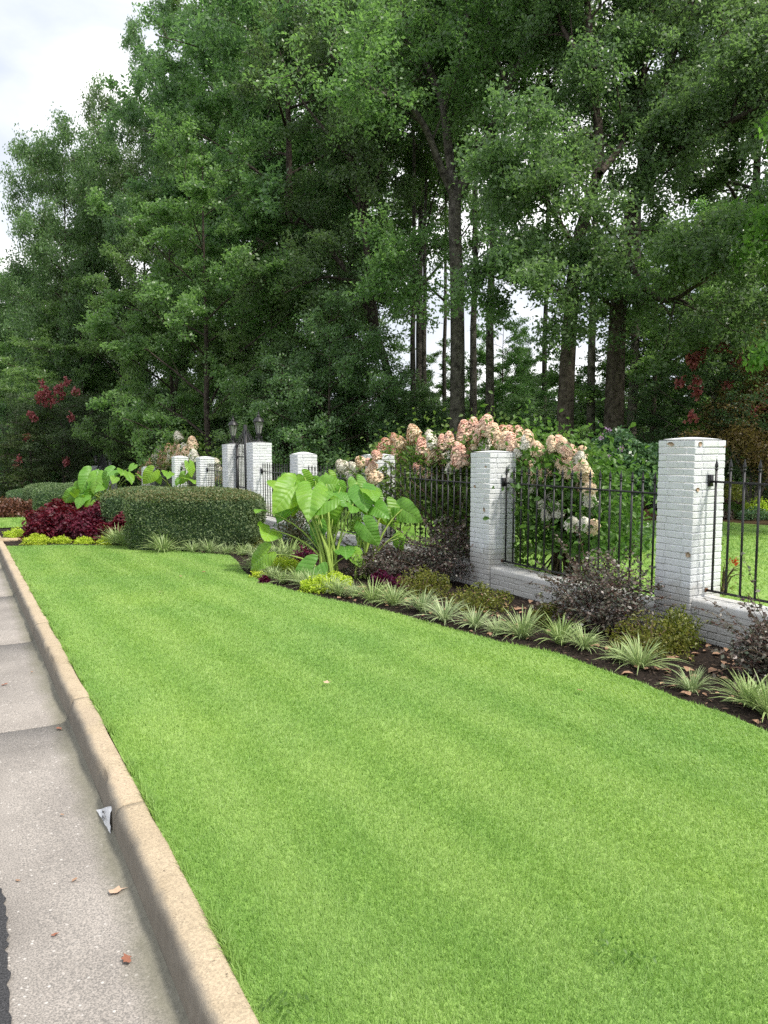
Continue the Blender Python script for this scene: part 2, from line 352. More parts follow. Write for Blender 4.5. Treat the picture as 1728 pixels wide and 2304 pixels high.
pit = s.ramp(s.noise(42, 5, .75), (.33, 1.0), (.40, 0.0)); col = s.mix(s.ramp(s.noise(1.1, 5, .65), (.52, 0.0), (.70, .45)), col, (.22, .19, .15)); col = s.mix(s.math('MULTIPLY', pit, .85), col, (.09, .07, .05))
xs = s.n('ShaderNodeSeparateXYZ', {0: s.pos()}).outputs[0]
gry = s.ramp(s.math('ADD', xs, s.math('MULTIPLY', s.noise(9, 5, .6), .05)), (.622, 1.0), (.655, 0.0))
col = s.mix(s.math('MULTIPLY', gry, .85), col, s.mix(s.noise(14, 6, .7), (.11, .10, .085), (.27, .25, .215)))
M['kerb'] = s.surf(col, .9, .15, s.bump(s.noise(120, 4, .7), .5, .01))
s = N('asphalt'); col = s.ramp(s.noise(130, 4, .7), (.34, (.018, .018, .02)), (.62, (.085, .085, .09)), (.8, (.2, .2, .2)))
M['asphalt'] = s.surf(col, .85, .25, s.bump(s.noise(130, 4, .7), .8, .012))
M['joint'] = N('joint_dirt').surf((.035, .03, .024), 1, .05)
M['stone'] = (lambda s: s.surf(s.ramp(s.noise(30, 5), (.3, (.36, .27, .17)), (.7, (.5, .4, .27))), .9, .1, s.bump(s.noise(80, 4), .4, .01)))(N('tan_stone'))
s = N('paper'); M['paper'] = s.surf(s.mix(s.noise(30, 4), (.80, .81, .83), (.66, .67, .69)), .6, .3)
M['ink'] = N('black_ink').surf((.01, .01, .012), .6, .3)

# ------------------------------------------------------------------ the ground
def gzf(y): return float(gz(y))
KX0, KX1, SEAM = 0.575, 0.73, 0.07      # kerb foot, kerb back, seam between gutter and asphalt
FX = 6.0                                # street face of the fence piers
edge_px = [(1725, 1641), (1634, 1601), (1526, 1568), (1453, 1536), (1345, 1500), (1255, 1467), (1128, 1442), (1000, 1408), (900, 1380), (850, 1368), (735, 1345),
           (650, 1325), (590, 1306), (555, 1291), (545, 1280), (535, 1262), (520, 1250), (430, 1241), (270, 1228)]
eg = np.array([G(*p)[:2] for p in edge_px])
EY = np.concatenate([[-6, 0], eg[:, 1], [16.45, 16.75, 16.9]]); EX = np.concatenate([[3.9, 4.15], eg[:, 0], [1.79, 1.1, .76]])
def edge(Y): return np.interp(Y, EY, EX)
LAWN_END = 16.9
def sheet(name, xs_fn, ys, nx, dz, mat, kind='structure', zf=None):
    V = []
    for y in ys:
        a, b = xs_fn(y)
        for i in range(nx + 1):
            x = a + (b - a) * i / nx
            V.append((x, y, float(gz(y)) + (zf(x, y, i / nx) if zf else 0) + dz))
    n = len(ys); k = nx + 1
    i = np.arange(n - 1)[:, None] * k; j = np.arange(nx)[None]
    F = np.stack([i + j, i + j + 1, i + k + j + 1, i + k + j], -1).reshape(-1, 4)
    return tag(mk(name, V, F, mat, smooth=True), kind=kind)
ysf = np.concatenate([np.arange(-60, 0, 10), np.arange(0, 70, 2.0), np.array([75, 90, 120, 180, 300])])
# one ground sheet out to the horizon; it dips under the roadway
gx = [-300, -150, -60, -20, -8.0, -7.6, -7.5, .70, .72, .76, 3, 6.15, 6.3, 10, 16, 24, 40, 80, 150, 300]
V = []
for y in ysf:
    for x in gx:
        V.append((x, y, float(gz(y)) - (.32 if -7.55 < x < .71 else (.22 if .71 < x < 6.2 and y < 34 else .03))))
k = len(gx); i = np.arange(len(ysf) - 1)[:, None] * k; j = np.arange(k - 1)[None]
tag(mk('ground', V, np.stack([i + j, i + j + 1, i + k + j + 1, i + k + j], -1).reshape(-1, 4), M['floor']), kind='structure')
# road
ysr = np.concatenate([np.arange(-40, 0, 4.0), np.arange(0, 30, .03), np.arange(30, 110, 4.0)])
rr = np.random.default_rng(3); jit = np.interp(ysr, np.arange(-40, 110, .35), rr.normal(0, .022, len(np.arange(-40, 110, .35))) + .012 * np.sin(np.arange(-40, 110, .35) * 3))
jd = dict(zip(ysr.tolist(), jit.tolist()))
sheet('road', lambda y: (-7.4, SEAM - .012 + jd[float(y)] * .9 + rr.normal(0, .006)), ysr.tolist(), 6, -.146, M['asphalt'])
# gutter, poured in slabs
gut = tag(ob('gutter', None), kind='structure')
gj = [-20, -8, -2, float(G(100, 1630, -.15)[1]), 8.4, 11.5, 14.6, 17.7, 20.8, 23.9, 27, 36, 45, 60]
prof = [(SEAM - .35, -.150), (SEAM, -.152), (.30, -.157), (.46, -.159), (.53, -.156), (.562, -.146), (.578, -.125)]
for a, b in zip(gj[:-1], gj[1:]):
    ys = np.linspace(a + .007, b - .007, max(2, int((b - a) / .6)))
    V = [(x, y, float(gz(y)) + z - .004) for y in ys for x, z in prof]; V += [(x, y, float(gz(y)) - .3) for y in (ys[0], ys[-1]) for x, z in prof]
    k = len(prof); i = np.arange(len(ys) - 1)[:, None] * k; j = np.arange(k - 1)[None]
    F = np.stack([i + j, i + j + 1, i + k + j + 1, i + k + j], -1).reshape(-1, 4); e0 = len(ys) * k; la = (len(ys) - 1) * k
    F = np.concatenate([F, [[jj + 1, jj, e0 + jj, e0 + jj + 1] for jj in range(k - 1)], [[la + jj, la + jj + 1, e0 + k + jj + 1, e0 + k + jj] for jj in range(k - 1)]])
    mk('gutter_slab', V, F, M['gutter'], gut)
for b in gj[1:-1]: mk('joint_bed', *box(SEAM - .3, KX0 - .02, b - .05, b + .05, gzf(b) - .25, gzf(b) - .172), M['joint'], gut)
# kerb, in cast lengths with open joints and worn arrises
kerb = tag(ob('kerb', None), kind='structure')
kj = [-20, -6, .6, float(G(290, 1810)[1]), float(G(185, 1570)[1]), 8.5, 11.4, 14.3, 16.4, 17.3, 20.3, 23.3, 26.3, 32, 44, 60]
kp = np.array([(.570, -.30), (.577, -.14), (.588, -.05), (.594, -.020), (.603, -.006), (.618, .001), (.66, .005), (.712, .004), (.724, -.004), (.730, -.02), (.730, -.30)])
for a, b in zip(kj[:-1], kj[1:]):
    near = b < 18
    ys = np.linspace(a + .006, b - .006, int((b - a) / (.05 if near and a > -1 else .8)) + 2)
    wob = np.interp(ys, np.arange(-21, 61, .13), rr.normal(0, .004, len(np.arange(-21, 61, .13)))); wob2 = np.interp(ys, np.arange(-21, 61, .3), rr.normal(0, .006, len(np.arange(-21, 61, .3))))
    V = []
    for y, w1, w2 in zip(ys, wob, wob2):
        chip = 0.0
        for cy_, cw in ((5.62, .10), (6.9, .25), (7.3, .12), (4.2, .06)): chip += math.exp(-((y - cy_) / cw) ** 2) * .012
        for q_, (x, z) in enumerate(kp):
            dx = (w1 + chip) if 2 <= q_ <= 4 else (w2 if q_ >= 8 else 0); dz = -(abs(w1) + chip) * .7 if 3 <= q_ <= 4 else 0
            V.append((x + dx, y, float(gz(y)) + z + dz))
    k = len(kp); i = np.arange(len(ys) - 1)[:, None] * k; j = np.arange(k - 1)[None]
    F = [np.stack([i + j, i + j + 1, i + k + j + 1, i + k + j], -1).reshape(-1, 4), np.array([list(range(k))[::-1], [(len(ys) - 1) * k + q_ for q_ in range(k)]])]
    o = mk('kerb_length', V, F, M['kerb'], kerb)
for a, b in zip(kj[2:-1], kj[3:]): mk('joint_bed', *box(.61, .716, b - .05, b + .05, gzf(b) - .3, gzf(b) - .035), M['joint'], kerb)
# lawn and beds
lys = np.unique(np.concatenate([np.arange(-6, 17, .4), EY[EY > -6], [LAWN_END]])); lys = lys[lys <= LAWN_END]
sheet('lawn', lambda y: (.727, edge(y)), lys.tolist(), 10, -.012, M['turf'])
brg = np.random.default_rng(11)
def bedz(x, y, t): return -.07 * min(1, max(0, (t - .05)) / .5) + .012 * math.sin(x * 9 + y * 7) * (0 if t < .01 else 1)
bys = np.unique(np.concatenate([np.arange(-6, 22, .25), EY[EY > -6]])); bys = bys[bys <= 22]
sheet('mulch_bed', lambda y: (edge(y) if y < LAWN_END else .732, FX + .25), bys.tolist(), 26, -.016, M['mulch'], zf=bedz)
sheet('far_lawn', lambda y: (.753, FX + .25), np.arange(22, 33.1, 1.0).tolist(), 6, -.014, M['turf'])
sheet('inner_lawn', lambda y: (FX + .1, 15.2 + max(0, (y - 6)) * .25 + .6 * math.sin(y * .8)), np.arange(-8, 24.1, .5).tolist(), 10, -.012, M['turf'])
def bz(x, y):
    e_ = float(edge(y)) if y < LAWN_END else .753; t = (x - e_) / (FX + .25 - e_); return float(gz(y)) - .016 + bedz(x, y, max(t, 0))

# grass blades: real blades, denser where the camera stands
def blades(n, xr, yr, keep, h, wdt, rng, seg2=True, zoff=-.012):
    x = rng.uniform(*xr, n); y = rng.uniform(*yr, n); kx = keep(x, y); x, y = x[kx], y[kx]; n = len(x)
    d = np.hypot(x, y); h = h * rng.uniform(.6, 1.25, n); wd = wdt(d) * rng.uniform(.7, 1.3, n)
    az = rng.uniform(0, 2 * math.pi, n); la = 1.2 + .9 * np.sin(x * 1.3 + 2) + rng.normal(0, 1.1, n); ln = rng.uniform(.15, .8, n)
    P = np.stack([x, y, gz(y) + zoff], 1); S = np.stack([np.cos(az), np.sin(az), np.zeros(n)], 1) * (wd / 2)[:, None]
    D = np.stack([np.cos(la) * ln, np.sin(la) * ln, np.ones(n)], 1); D = nrm(D) * h[:, None]
    B = np.stack([np.cos(la), np.sin(la), -.5 * np.ones(n)], 1) * (h * ln * .35)[:, None]
    v = rng.random(n)
    if seg2:
        V = np.stack([P - S, P + S, P + D * .55 + S * .8, P + D * .55 - S * .8, P + D + B], 1).reshape(-1, 3); a = np.arange(n)[:, None] * 5
        return V, [a + np.array([[3, 2, 4]]), a + np.array([[0, 1, 2, 3]])], np.concatenate([v, v])
    V = np.stack([P - S, P + S, P + D + B], 1).reshape(-1, 3)
    return V, [np.arange(n)[:, None] * 3 + np.arange(3)[None]], v
inl = lambda x, y: (x < edge(y) - .01) & (x > .728) & (y < LAWN_END)
def grass_obj(name, label, *sets):
    V = []; F3 = []; F4 = []; v3 = []; v4 = []; o = 0
    for vv, ff, va in sets:
        V.append(vv)
        q_ = 0
        for f in ff:
            (F3 if f.shape[1] == 3 else F4).append(f + o); (v3 if f.shape[1] == 3 else v4).append(va[q_:q_ + len(f)]); q_ += len(f)
        o += len(vv)
    fs = [np.concatenate(F3)] + ([np.concatenate(F4)] if F4 else []); va = np.concatenate(v3 + v4)
    return tag(mk(name, np.concatenate(V), fs, M['grass'], v=va), label, 'grass', kind='stuff')
rg = np.random.default_rng(5)
wf = lambda d: np.clip(.00130 * d, .0036, .022)
fall = lambda x, y: rg.random(len(x)) < np.clip((2.6 / np.hypot(x, y)) ** 1.6, 0, 1)
near_ = lambda x, y: inl(x, y) & (np.hypot(x, y) < 9) & fall(x, y)
far_ = lambda x, y: inl(x, y) & (np.hypot(x, y) >= 9)
rimk = lambda x, y: inl(x, y) & ((x < .775) | (x > edge(y) - .06))
rag = lambda x, y: inl(x, y) & (rg.random(len(x)) < np.clip(.15 + .9 * np.sin(y * 3.1) * np.sin(y * 7.7 + 1), 0, 1))
grass_obj('lawn_grass', 'bright green mown lawn grass between the kerb and the planting bed',
          blades(1250000, (.72, 4.45), (-.6, 9), near_, .023, wf, rg, False),
          blades(150000, (.72, 4.4), (6.5, LAWN_END), far_, .026, wf, rg, False), blades(160000, (.72, 4.4), (1, LAWN_END), rimk, .036, wf, rg, False), blades(26000, (.715, .765), (1, 15), rag, .055, wf, rg))
inn = lambda x, y: (x > FX + .35) & (x < 15 + np.clip(y - 6, 0, 99) * .25)
grass_obj('inner_lawn_grass', 'mown grass of the garden lawn behind the iron fence', blades(150000, (6.2, 18), (-2, 20), inn, .04, lambda d: .0016 * d, rg, False))
grass_obj('far_lawn_grass', 'small strip of lawn by the kerb beyond the burgundy plants', blades(30000, (.76, 5), (22, 32), lambda x, y: x > .8, .05, lambda d: .0016 * d, rg, False))

# mulch chips (nobody could count them)
n = 26000; y = brg.uniform(1.5, 21, n); x = brg.uniform(.8, FX, n); ee = np.where(y < LAWN_END, edge(y), .8); kx = x > ee + .02; x, y = x[kx], y[kx]; n = len(x)
P = np.stack([x, y, [bz(a, b) + .008 for a, b in zip(x, y)]], 1)
V, F = cards(P, .05, brg, up=.75, asp=.28, fold=.06)
tag(mk('bark_mulch_chips', V, F, M['chip'], v=brg.random(len(F))), 'dark shredded bark mulch strewn over the planting bed', 'mulch', kind='stuff')

# ------------------------------------------------------------------ masonry
def brick_mesh(L, D, H, seed):
    bm = bmesh.new(); bmesh.ops.create_cube(bm, size=1); rs = random.Random(seed)
    for v in bm.verts:
        v.co = Vector((v.co.x * L + rs.uniform(-.0025, .0025), v.co.y * D + rs.uniform(-.0025, .0025), v.co.z * H + rs.uniform(-.002, .002)))
    bmesh.ops.bevel(bm, geom=list(bm.edges), offset=.0045, segments=1, affect='EDGES')
    me = bpy.data.meshes.new('brick'); bm.to_mesh(me); bm.free(); return me
CH = .0668
BR = {}
def brick(L, D, mat, rs, H=CH - .007):
    key = (round(L, 3), round(D, 3), round(H, 3), mat)
    if key not in BR:
        BR[key] = []
        for q_ in range(5):
            me = brick_mesh(L, D, H, len(BR) * 7 + q_); me.materials.append(M[mat]); BR[key].append(me)
    return rs.choice(BR[key])
def lay(me, parent, x, y, z, rz, joined=None):
    if joined is None: return ob('brick', me, parent, (x, y, z), (0, 0, rz))
    vs_ = np.empty(len(me.vertices) * 3, np.float32); me.vertices.foreach_get('co', vs_); vs_ = vs_.reshape(-1, 3)
    c, s_ = math.cos(rz), math.sin(rz); W = np.stack([vs_[:, 0] * c - vs_[:, 1] * s_ + x, vs_[:, 0] * s_ + vs_[:, 1] * c + y, vs_[:, 2] + z], 1)
    by = {}
    for p_ in me.polygons: by.setdefault(len(p_.vertices), []).append(list(p_.vertices))
    o0 = joined.n; joined.V.append(W.astype(float)); joined.n += len(W)
    for k_, f in by.items():
        joined.F.setdefault(k_, []).append(np.array(f) + o0); joined.val.setdefault(k_, []).append(np.full(len(f), .5))
def pier(label, Y0, z0, z1, side=.43, mat='paint', parts=True, dome=.022, seed=0, xf=FX, group='white brick piers of the fence'):
    rs = random.Random(100 + seed); rt = thing('brick_pier', label, 'pillar', (xf + side / 2, Y0 + side / 2, z0), group=group)
    h = z1 - z0; nc = max(4, int(round((h - .01) / CH))); ch = (h - .01) / nc; w_ = .1; run = side - w_; l1 = .205; l2 = run - l1 - .005
    acc = None if parts else Acc()
    s2 = side / 2
    for c_ in range(nc):
        z = (c_ + .5) * ch; top = c_ == nc - 1
        for f in range(4):
            a = f * math.pi / 2; flip = c_ % 2
            if flip: runs = [(-s2 + w_ + l1 / 2 + .002, l1), (s2 - l2 / 2, l2)]
            else: runs = [(-s2 + l2 / 2, l2), (s2 - w_ - l1 / 2 - .002, l1)]
            for u, L in runs:
                d_ = -(s2 - w_ / 2) + rs.uniform(-.0025, .0025) - (.004 if top else 0)
                if flip: u2 = u
                else: u2 = u
                x = u2 * math.cos(a) - d_ * math.sin(a); y = u2 * math.sin(a) + d_ * math.cos(a)
                lay(brick(L, w_, mat, rs, ch - .0085), rt, x, y, z, a + rs.uniform(-.004, .004), acc)
    if acc: tag(acc.out('brickwork', M[mat], rt), kind='stuff')
    mk('mortar_core', *box(-s2 + .007, s2 - .007, -s2 + .007, s2 - .007, -.15, h - .012), M['mortar'], rt)
    # low mortar cap, domed a little
    g_ = np.linspace(-1, 1, 9); V = [(gx_ * (s2 + .001), gy_ * (s2 + .001), h - .012 + dome * (1 - gx_ ** 2) * (1 - gy_ ** 2) ** .8 * 1.0 + .010) for gy_ in g_ for gx_ in g_]
    i = np.arange(8)[:, None] * 9; j = np.arange(8)[None]
    mk('mortar_cap', V, np.stack([i + j, i + j + 1, i + 9 + j + 1, i + 9 + j], -1).reshape(-1, 4), M[mat], rt, smooth=True)
    return rt
def chip(parent, side, face, u, z, w_, h_, seed, off=.004):
    """a flake of lost paint showing the bare brick; face 'x' = street face, 'y' = near face"""
    rs = random.Random(seed); s2 = side / 2; n_ = 7
    ring = [(u + w_ / 2 * math.cos(t_) * rs.uniform(.5, 1.25), z + h_ / 2 * math.sin(t_) * rs.uniform(.7, 1.1)) for t_ in [2 * math.pi * q_ / n_ for q_ in range(n_)]]
    a = [((-s2 - off, p_[0], p_[1]) if face == 'x' else (p_[0], -s2 - off, p_[1])) for p_ in ring]
    b = [((-s2 + .01, p_[0], p_[1]) if face == 'x' else (p_[0], -s2 + .01, p_[1])) for p_ in ring]
    F = [np.array([list(range(n_))]), np.array([[q_, (q_ + 1) % n_, n_ + (q_ + 1) % n_, n_ + q_] for q_ in range(n_)])]
    mk('paint_chip', a + b, F, M['bare'], parent)
PY = [4.90, 8.07, 11.30, 14.55]
PT = [1.80, 1.65, 1.57, 1.55]
lab = ['nearest white brick pier with chipped tan patches, at the right', 'white brick pier between the two pink hydrangea masses', 'white brick pier half hidden by hydrangea and elephant ears', 'short white brick pier just right of the lantern pier']
piers = [pier(lab[q_], PY[q_], gzf(PY[q_]) - .09, PT[q_], seed=q_, dome=(.022, .022, .03, .05)[q_], mat='paint' if q_ < 2 else 'paint') for q_ in range(4)]
p1 = piers[0]; hb = .09
for face, u, z, w_, h_ in (('x', .06, 1.845, .085, .05), ('y', -.15, 1.845, .04, .055), ('y', -.165, 1.42, .05, .045), ('x', -.175, .80, .075, .06), ('y', .195, 1.82, .02, .02), ('y', -.17, .30, .02, .02), ('x', -.16, .31, .03, .02)):
    chip(p1, .43, face, u, z, w_, h_, int(abs(u * 1000) + z * 100), .008)
chip(piers[1], .43, 'x', .12, 1.35, .05, .05, 4); chip(piers[1], .43, 'x', -.1, 1.05, .04, .07, 5); chip(piers[1], .43, 'x', -.12, 1.62, .05, .03, 8)
GYa, GYb = 17.28, 19.23
gp1 = pier('taller white brick gate pier carrying the right lantern', GYa, gzf(GYa) - .05, 1.80, .47, seed=5, dome=.01)
gp2 = pier('taller white brick gate pier carrying the left lantern', GYb, gzf(GYb) - .05, 1.76, .47, seed=6, dome=.01)
far = [pier('white brick pier left of the lantern piers, with iron pickets', 21.85, gzf(21.85) - .05, 1.38, parts=False, seed=7, dome=.03),
       pier('white brick pier rising between taro leaves and the far hydrangea', 24.8, gzf(24.8) - .05, 1.36, parts=False, seed=8, dome=.03),
       pier('white brick pier top peeping out behind the far hydrangea', 29.6, gzf(29.6) - .05, .90, parts=False, seed=9, dome=.03)]
fg1 = pier('small distant white gate pier with a lantern, right one', 38.2, gzf(38.2) - .05, .52, .5, parts=False, seed=10)
fg2 = pier('small distant white gate pier with a lantern, left one', 42.6, gzf(42.6) - .05, .62, .5, parts=False, seed=11)
for q_, (yy, zz, wh) in enumerate(((47.5, -.52, 'right'), (50.8, -.42, 'middle'), (54.5, -.95, 'left'))):
    t_ = pier(f'distant grey shaded pier with black bracket, {wh} of three above the far hedge', yy, gzf(yy) - .05, zz, .5, 'paint_old', False, seed=12 + q_)
    mk('bracket', *box(-.06, .06, -.27, -.24, zz - gzf(yy) - .42, zz - gzf(yy) - .12), M['iron'], t_)

def low_wall(label, Ya, Yb, zt, zb, parts=True, seed=0):
    rs = random.Random(40 + seed); rt = thing('low_brick_wall', label, 'wall', (FX + .03, Ya, zb), group='low white brick walls under the fence')
    Ln = Yb - Ya; h = zt - zb; th = .32; top = .075; nc = max(2, int(round((h - top) / CH))); ch = (h - top) / nc; acc = None if parts else Acc()
    for c_ in range(nc):
        z = (c_ + .5) * ch; off = (c_ % 2) * .104
        y = -off
        while y < Ln - .02:
            y0, y1 = max(y, 0) , min(y + .2, Ln)
            if y1 - y0 > .03:
                L = y1 - y0
                lay(brick(round(L, 2), .1, 'paint', rs, round(ch - .009, 4)), rt, .05 + rs.uniform(-.003, .003), (y0 + y1) / 2, z, math.pi / 2 + rs.uniform(-.006, .006), acc)
            y += .205
    if acc: tag(acc.out('brickwork', M['paint'], rt), kind='stuff')
    mk('mortar_core', *box(.007, th, .0, Ln, -.15, h - top), M['mortar'], rt)
    # smooth rendered coping
    ys = np.linspace(0, Ln, int(Ln / .12) + 2); V = []
    pf = [(-.004, h - top), (-.005, h - .02), (.006, h - .004), (.04, h + .004), (th - .04, h + .008), (th, h - .004), (th, h - top)]
    for y_ in ys:
        for x_, z_ in pf: V.append((x_ + rs.uniform(-.003, .003), y_, z_ + rs.uniform(-.003, .003)))
    k = len(pf); i = np.arange(len(ys) - 1)[:, None] * k; j = np.arange(k - 1)[None]
    mk('coping', V, np.stack([i + j, i + j + 1, i + k + j + 1, i + k + j], -1).reshape(-1, 4), M['paint'], rt)
    return rt
low_wall('low white brick wall at the right edge, in front of the nearest pier', 1.75, 4.898, .29, -.12)
low_wall('low white brick wall between the nearest pier and the next one', 5.332, 8.068, .15, -.14, seed=1)
low_wall('low white brick wall left of the hydrangea pier, behind the elephant ears', 8.502, 11.298, .14, -.17, seed=2)
low_wall('low white brick wall behind the big elephant ear clump', 11.732, 14.548, .08, -.25, False, seed=3)
low_wall('low white brick wall beside the right lantern pier', 14.982, 17.278, .06, -.30, False, seed=4)

# ------------------------------------------------------------------ iron fence, one panel between each two piers
IX = FX + .215
def sq(path_z0, path_z1, r=.008): return box(-r, r, -r, r, path_z0, path_z1)
FIN = None
def finial_mesh():
    V, F = lathe([(.0085, 0), (.017, .004), (.017, .016), (.011, .020), (.011, .026), (.016, .030), (.017, .040), (.012, .062), (.006, .088), (.0045, .100), (.001, .112)], 8)
    return mesh('finial', V, F, M['iron'])
FINM = finial_mesh()
PK = {}
def fence_panel(label, Ya, Yb, zb, zt, n=None, sp=.152, bk=True):
    rt = thing('iron_fence_panel', label, 'fence', (IX, Ya, 0), group='black iron fence panels')
    Ln = Yb - Ya; n = n or int(round((Ln - .14) / sp)); 
    for z in (zb, zt): mk('rail', *box(-.010, .010, -.004, Ln + .004, z - .010, z + .010), M['iron'], rt)
    hh = round(zt + .11 - zb, 3)
    if hh not in PK: PK[hh] = mesh('picket', *sq(0, hh), M['iron'])
    for q_ in range(n + 1):
        y = .07 + (Ln - .14) * q_ / n
        p_ = ob('picket', PK[hh], rt, (random.uniform(-.002, .002), y, zb + .001), (random.uniform(-.004, .004), random.uniform(-.004, .004), 0))
        ob('finial', FINM, p_, (0, 0, hh - .002))
    for y, s_ in ((-.0, 1), (Ln, -1)):
        if bk: mk('bracket', *box(-.028, .028, min(y, y + s_ * .022), max(y, y + s_ * .022), zt - .045, zt + .065), M['iron'], rt)
        mk('socket', *box(-.017, .017, min(y, y + s_ * .014), max(y, y + s_ * .014), zb - .017, zb + .017), M['rust'], rt)
    return rt
fence_panel('black iron fence panel at the far right, in front of the bronze maple', 1.74, 4.898, .36, 1.40)
fence_panel('black iron fence panel right of the hydrangea pier, before the dark round shrub', 5.334, 8.068, .22, 1.25)
fence_panel('black iron fence panel left of the hydrangea pier, before leafy hydrangea stems', 8.504, 11.298, .20, 1.215)
fence_panel('black iron fence panel behind the big elephant ear clump', 11.734, 14.548, .15, 1.12)
fence_panel('black iron fence panel between short pier and right lantern pier', 14.984, 17.278, .10, 1.12)
fence_panel('black iron fence panel left of the left lantern pier', 19.704, 21.848, .0, 1.02)
fence_panel('black iron fence panel beside the taro leaves, above the hedge', 22.284, 24.798, -.05, .98)
fence_panel('black iron fence panel behind the far hydrangea', 25.234, 29.598, -.35, .62)

# gate between the lantern piers: leaf with swan-neck top and scrolls
gt = thing('iron_gate', 'tall black iron gate with rising curved top between the lantern piers', 'gate', (FX + .235, GYa + .472, -.28))
Lg = GYb - GYa - .474
def topz(t): return 1.98 + .42 * (1 - abs(2 * t - 1)) ** 1.5
mk('stile', *box(-.03, .03, .02, .08, .05, 2.12), M['iron'], gt); mk('stile', *box(-.03, .03, Lg - .08, Lg - .02, .05, 2.05), M['iron'], gt)
mk('stile', *box(-.025, .025, Lg / 2 - .045, Lg / 2 - .005, .05, 2.52), M['iron'], gt); mk('stile', *box(-.025, .025, Lg / 2 + .005, Lg / 2 + .045, .05, 2.52), M['iron'], gt)
for z in (.12, .95, 1.72): mk('rail', *box(-.014, .014, .05, Lg - .05, z - .016, z + .016), M['iron'], gt)
tt = np.linspace(.06, .94, 24); mk('top_rail', *tube([(0, t_ * Lg, topz(t_)) for t_ in tt], .015, 6), M['iron'], gt)
for q_ in range(11):
    t_ = .11 + .78 * q_ / 10
    if abs(t_ - .5) < .05: continue
    p_ = mk('picket', *box(-.008, .008, t_ * Lg - .008, t_ * Lg + .008, .1, topz(t_) + .07), M['iron'], gt)
    ob('finial', FINM, p_, (0, t_ * Lg, topz(t_) + .07))
for s_, yc in ((1, Lg * .38), (-1, Lg * .62)):
    th = np.linspace(0, 4.5 * math.pi, 40); rr_ = .10 * (1 - th / (5.2 * math.pi))
    mk('scroll', *tube(np.stack([np.zeros(40), yc + s_ * rr_ * np.cos(th), 1.85 + rr_ * np.sin(th)], 1), .007, 5), M['iron'], gt)

# lanterns on the gate piers
def lantern(label, loc, sc=1.0, full=True):
    rt = thing('lantern', label, 'lamp', loc, scale=sc, group='black lanterns on the gate piers')
    ph = math.pi / 6
    mk('base', *lathe([(.001, 0), (.10, 0), (.10, .02), (.05, .035), (.028, .06), (.024, .14), (.04, .16), (.055, .19), (.055, .205), (.001, .206)], 12), M['iron'], rt)
    if full:
        for q_ in range(4):
            a = q_ * math.pi / 2 + .4
            th = np.linspace(0, 3.4 * math.pi, 26); r_ = .042 * (1 - th / (4.4 * math.pi)); cx, cz = .075, .115
            X = cx + r_ * np.cos(th); Z = cz + r_ * np.sin(th)
            X = np.concatenate([X, [.12]]); Z = np.concatenate([Z, [.03]])
            mk('scroll', *tube(np.stack([X[:-1] * math.cos(a), X[:-1] * math.sin(a), Z[:-1]], 1), .006, 5), M['iron'], rt)
            th2 = np.linspace(math.pi, 4.2 * math.pi, 22); r2 = .036 * (1 - (th2 - math.pi) / (4.2 * math.pi)); 
            mk('scroll', *tube(np.stack([(.115 + r2 * np.cos(th2)) * math.cos(a), (.115 + r2 * np.cos(th2)) * math.sin(a), .045 + r2 * np.sin(th2)], 1), .006, 5), M['iron'], rt)
    body = ob('lantern_body', mesh('lantern_body', *lathe([(.06, .20), (.066, .205), (.066, .222), (.06, .225)], 6, ph), M['iron']), rt)
    for q_ in range(6):
        a0, a1 = ph + q_ * math.pi / 3, ph + (q_ + 1) * math.pi / 3
        b0, b1, t0, t1 = [(r_ * math.cos(a_), r_ * math.sin(a_), z_) for r_, z_, a_ in ((.06, .222, a0), (.06, .222, a1), (.118, .50, a0), (.118, .50, a1))]
        mk('bar', *tube([b0, t0], .008, 4), M['iron'], body)
        mk('glass_pane', [b0, b1, t1, t0], np.array([[0, 1, 2, 3]]), M['glass'], body)
    mk('roof', *lathe([(.10, .495), (.145, .50), (.148, .515), (.120, .545), (.10, .585), (.075, .605), (.045, .62), (.045, .645), (.055, .65), (.050, .665), (.022, .685), (.015, .70), (.022, .715), (.018, .73), (.008, .75), (.006, .79), (.001, .82)], 12), M['iron'], rt, smooth=True)
    mk('bulb', *lathe([(.012, .25), (.014, .33), (.022, .35), (.026, .38), (.018, .41), (.001, .42)], 8), M['paper'], rt)
    return rt
lantern('black hexagonal lantern on the right gate pier, in front of dark trees', (FX + .235, GYa + .235, 1.805), .95)
lantern('black hexagonal lantern on the left gate pier', (FX + .235, GYb + .235, 1.765), .95)
lantern('tiny distant lantern on the far gate, right one', (FX + .25, 38.45, .525), .85, False)
lantern('tiny distant lantern on the far gate, left one', (FX + .25, 42.85, .625), .85, False)
fgt = thing('iron_gate', 'small distant dark gate with curved top between the far lanterns', 'gate', (FX + .25, 38.7, gzf(40)))
mk('gate_frame', *tube([(0, 0, 1.6), (0, .8, 2.0), (0, 1.6, 2.5), (0, 2.4, 2.2), (0, 3.2, 1.9), (0, 3.9, 1.7)], .03, 5), M['iron'], fgt)
for q_ in range(13): mk('picket', *box(-.015, .015, .15 + q_ * .3, .18 + q_ * .3, .05, 1.65 + .8 * math.sin(math.pi * (q_ + .5) / 13)), M['iron'], fgt)

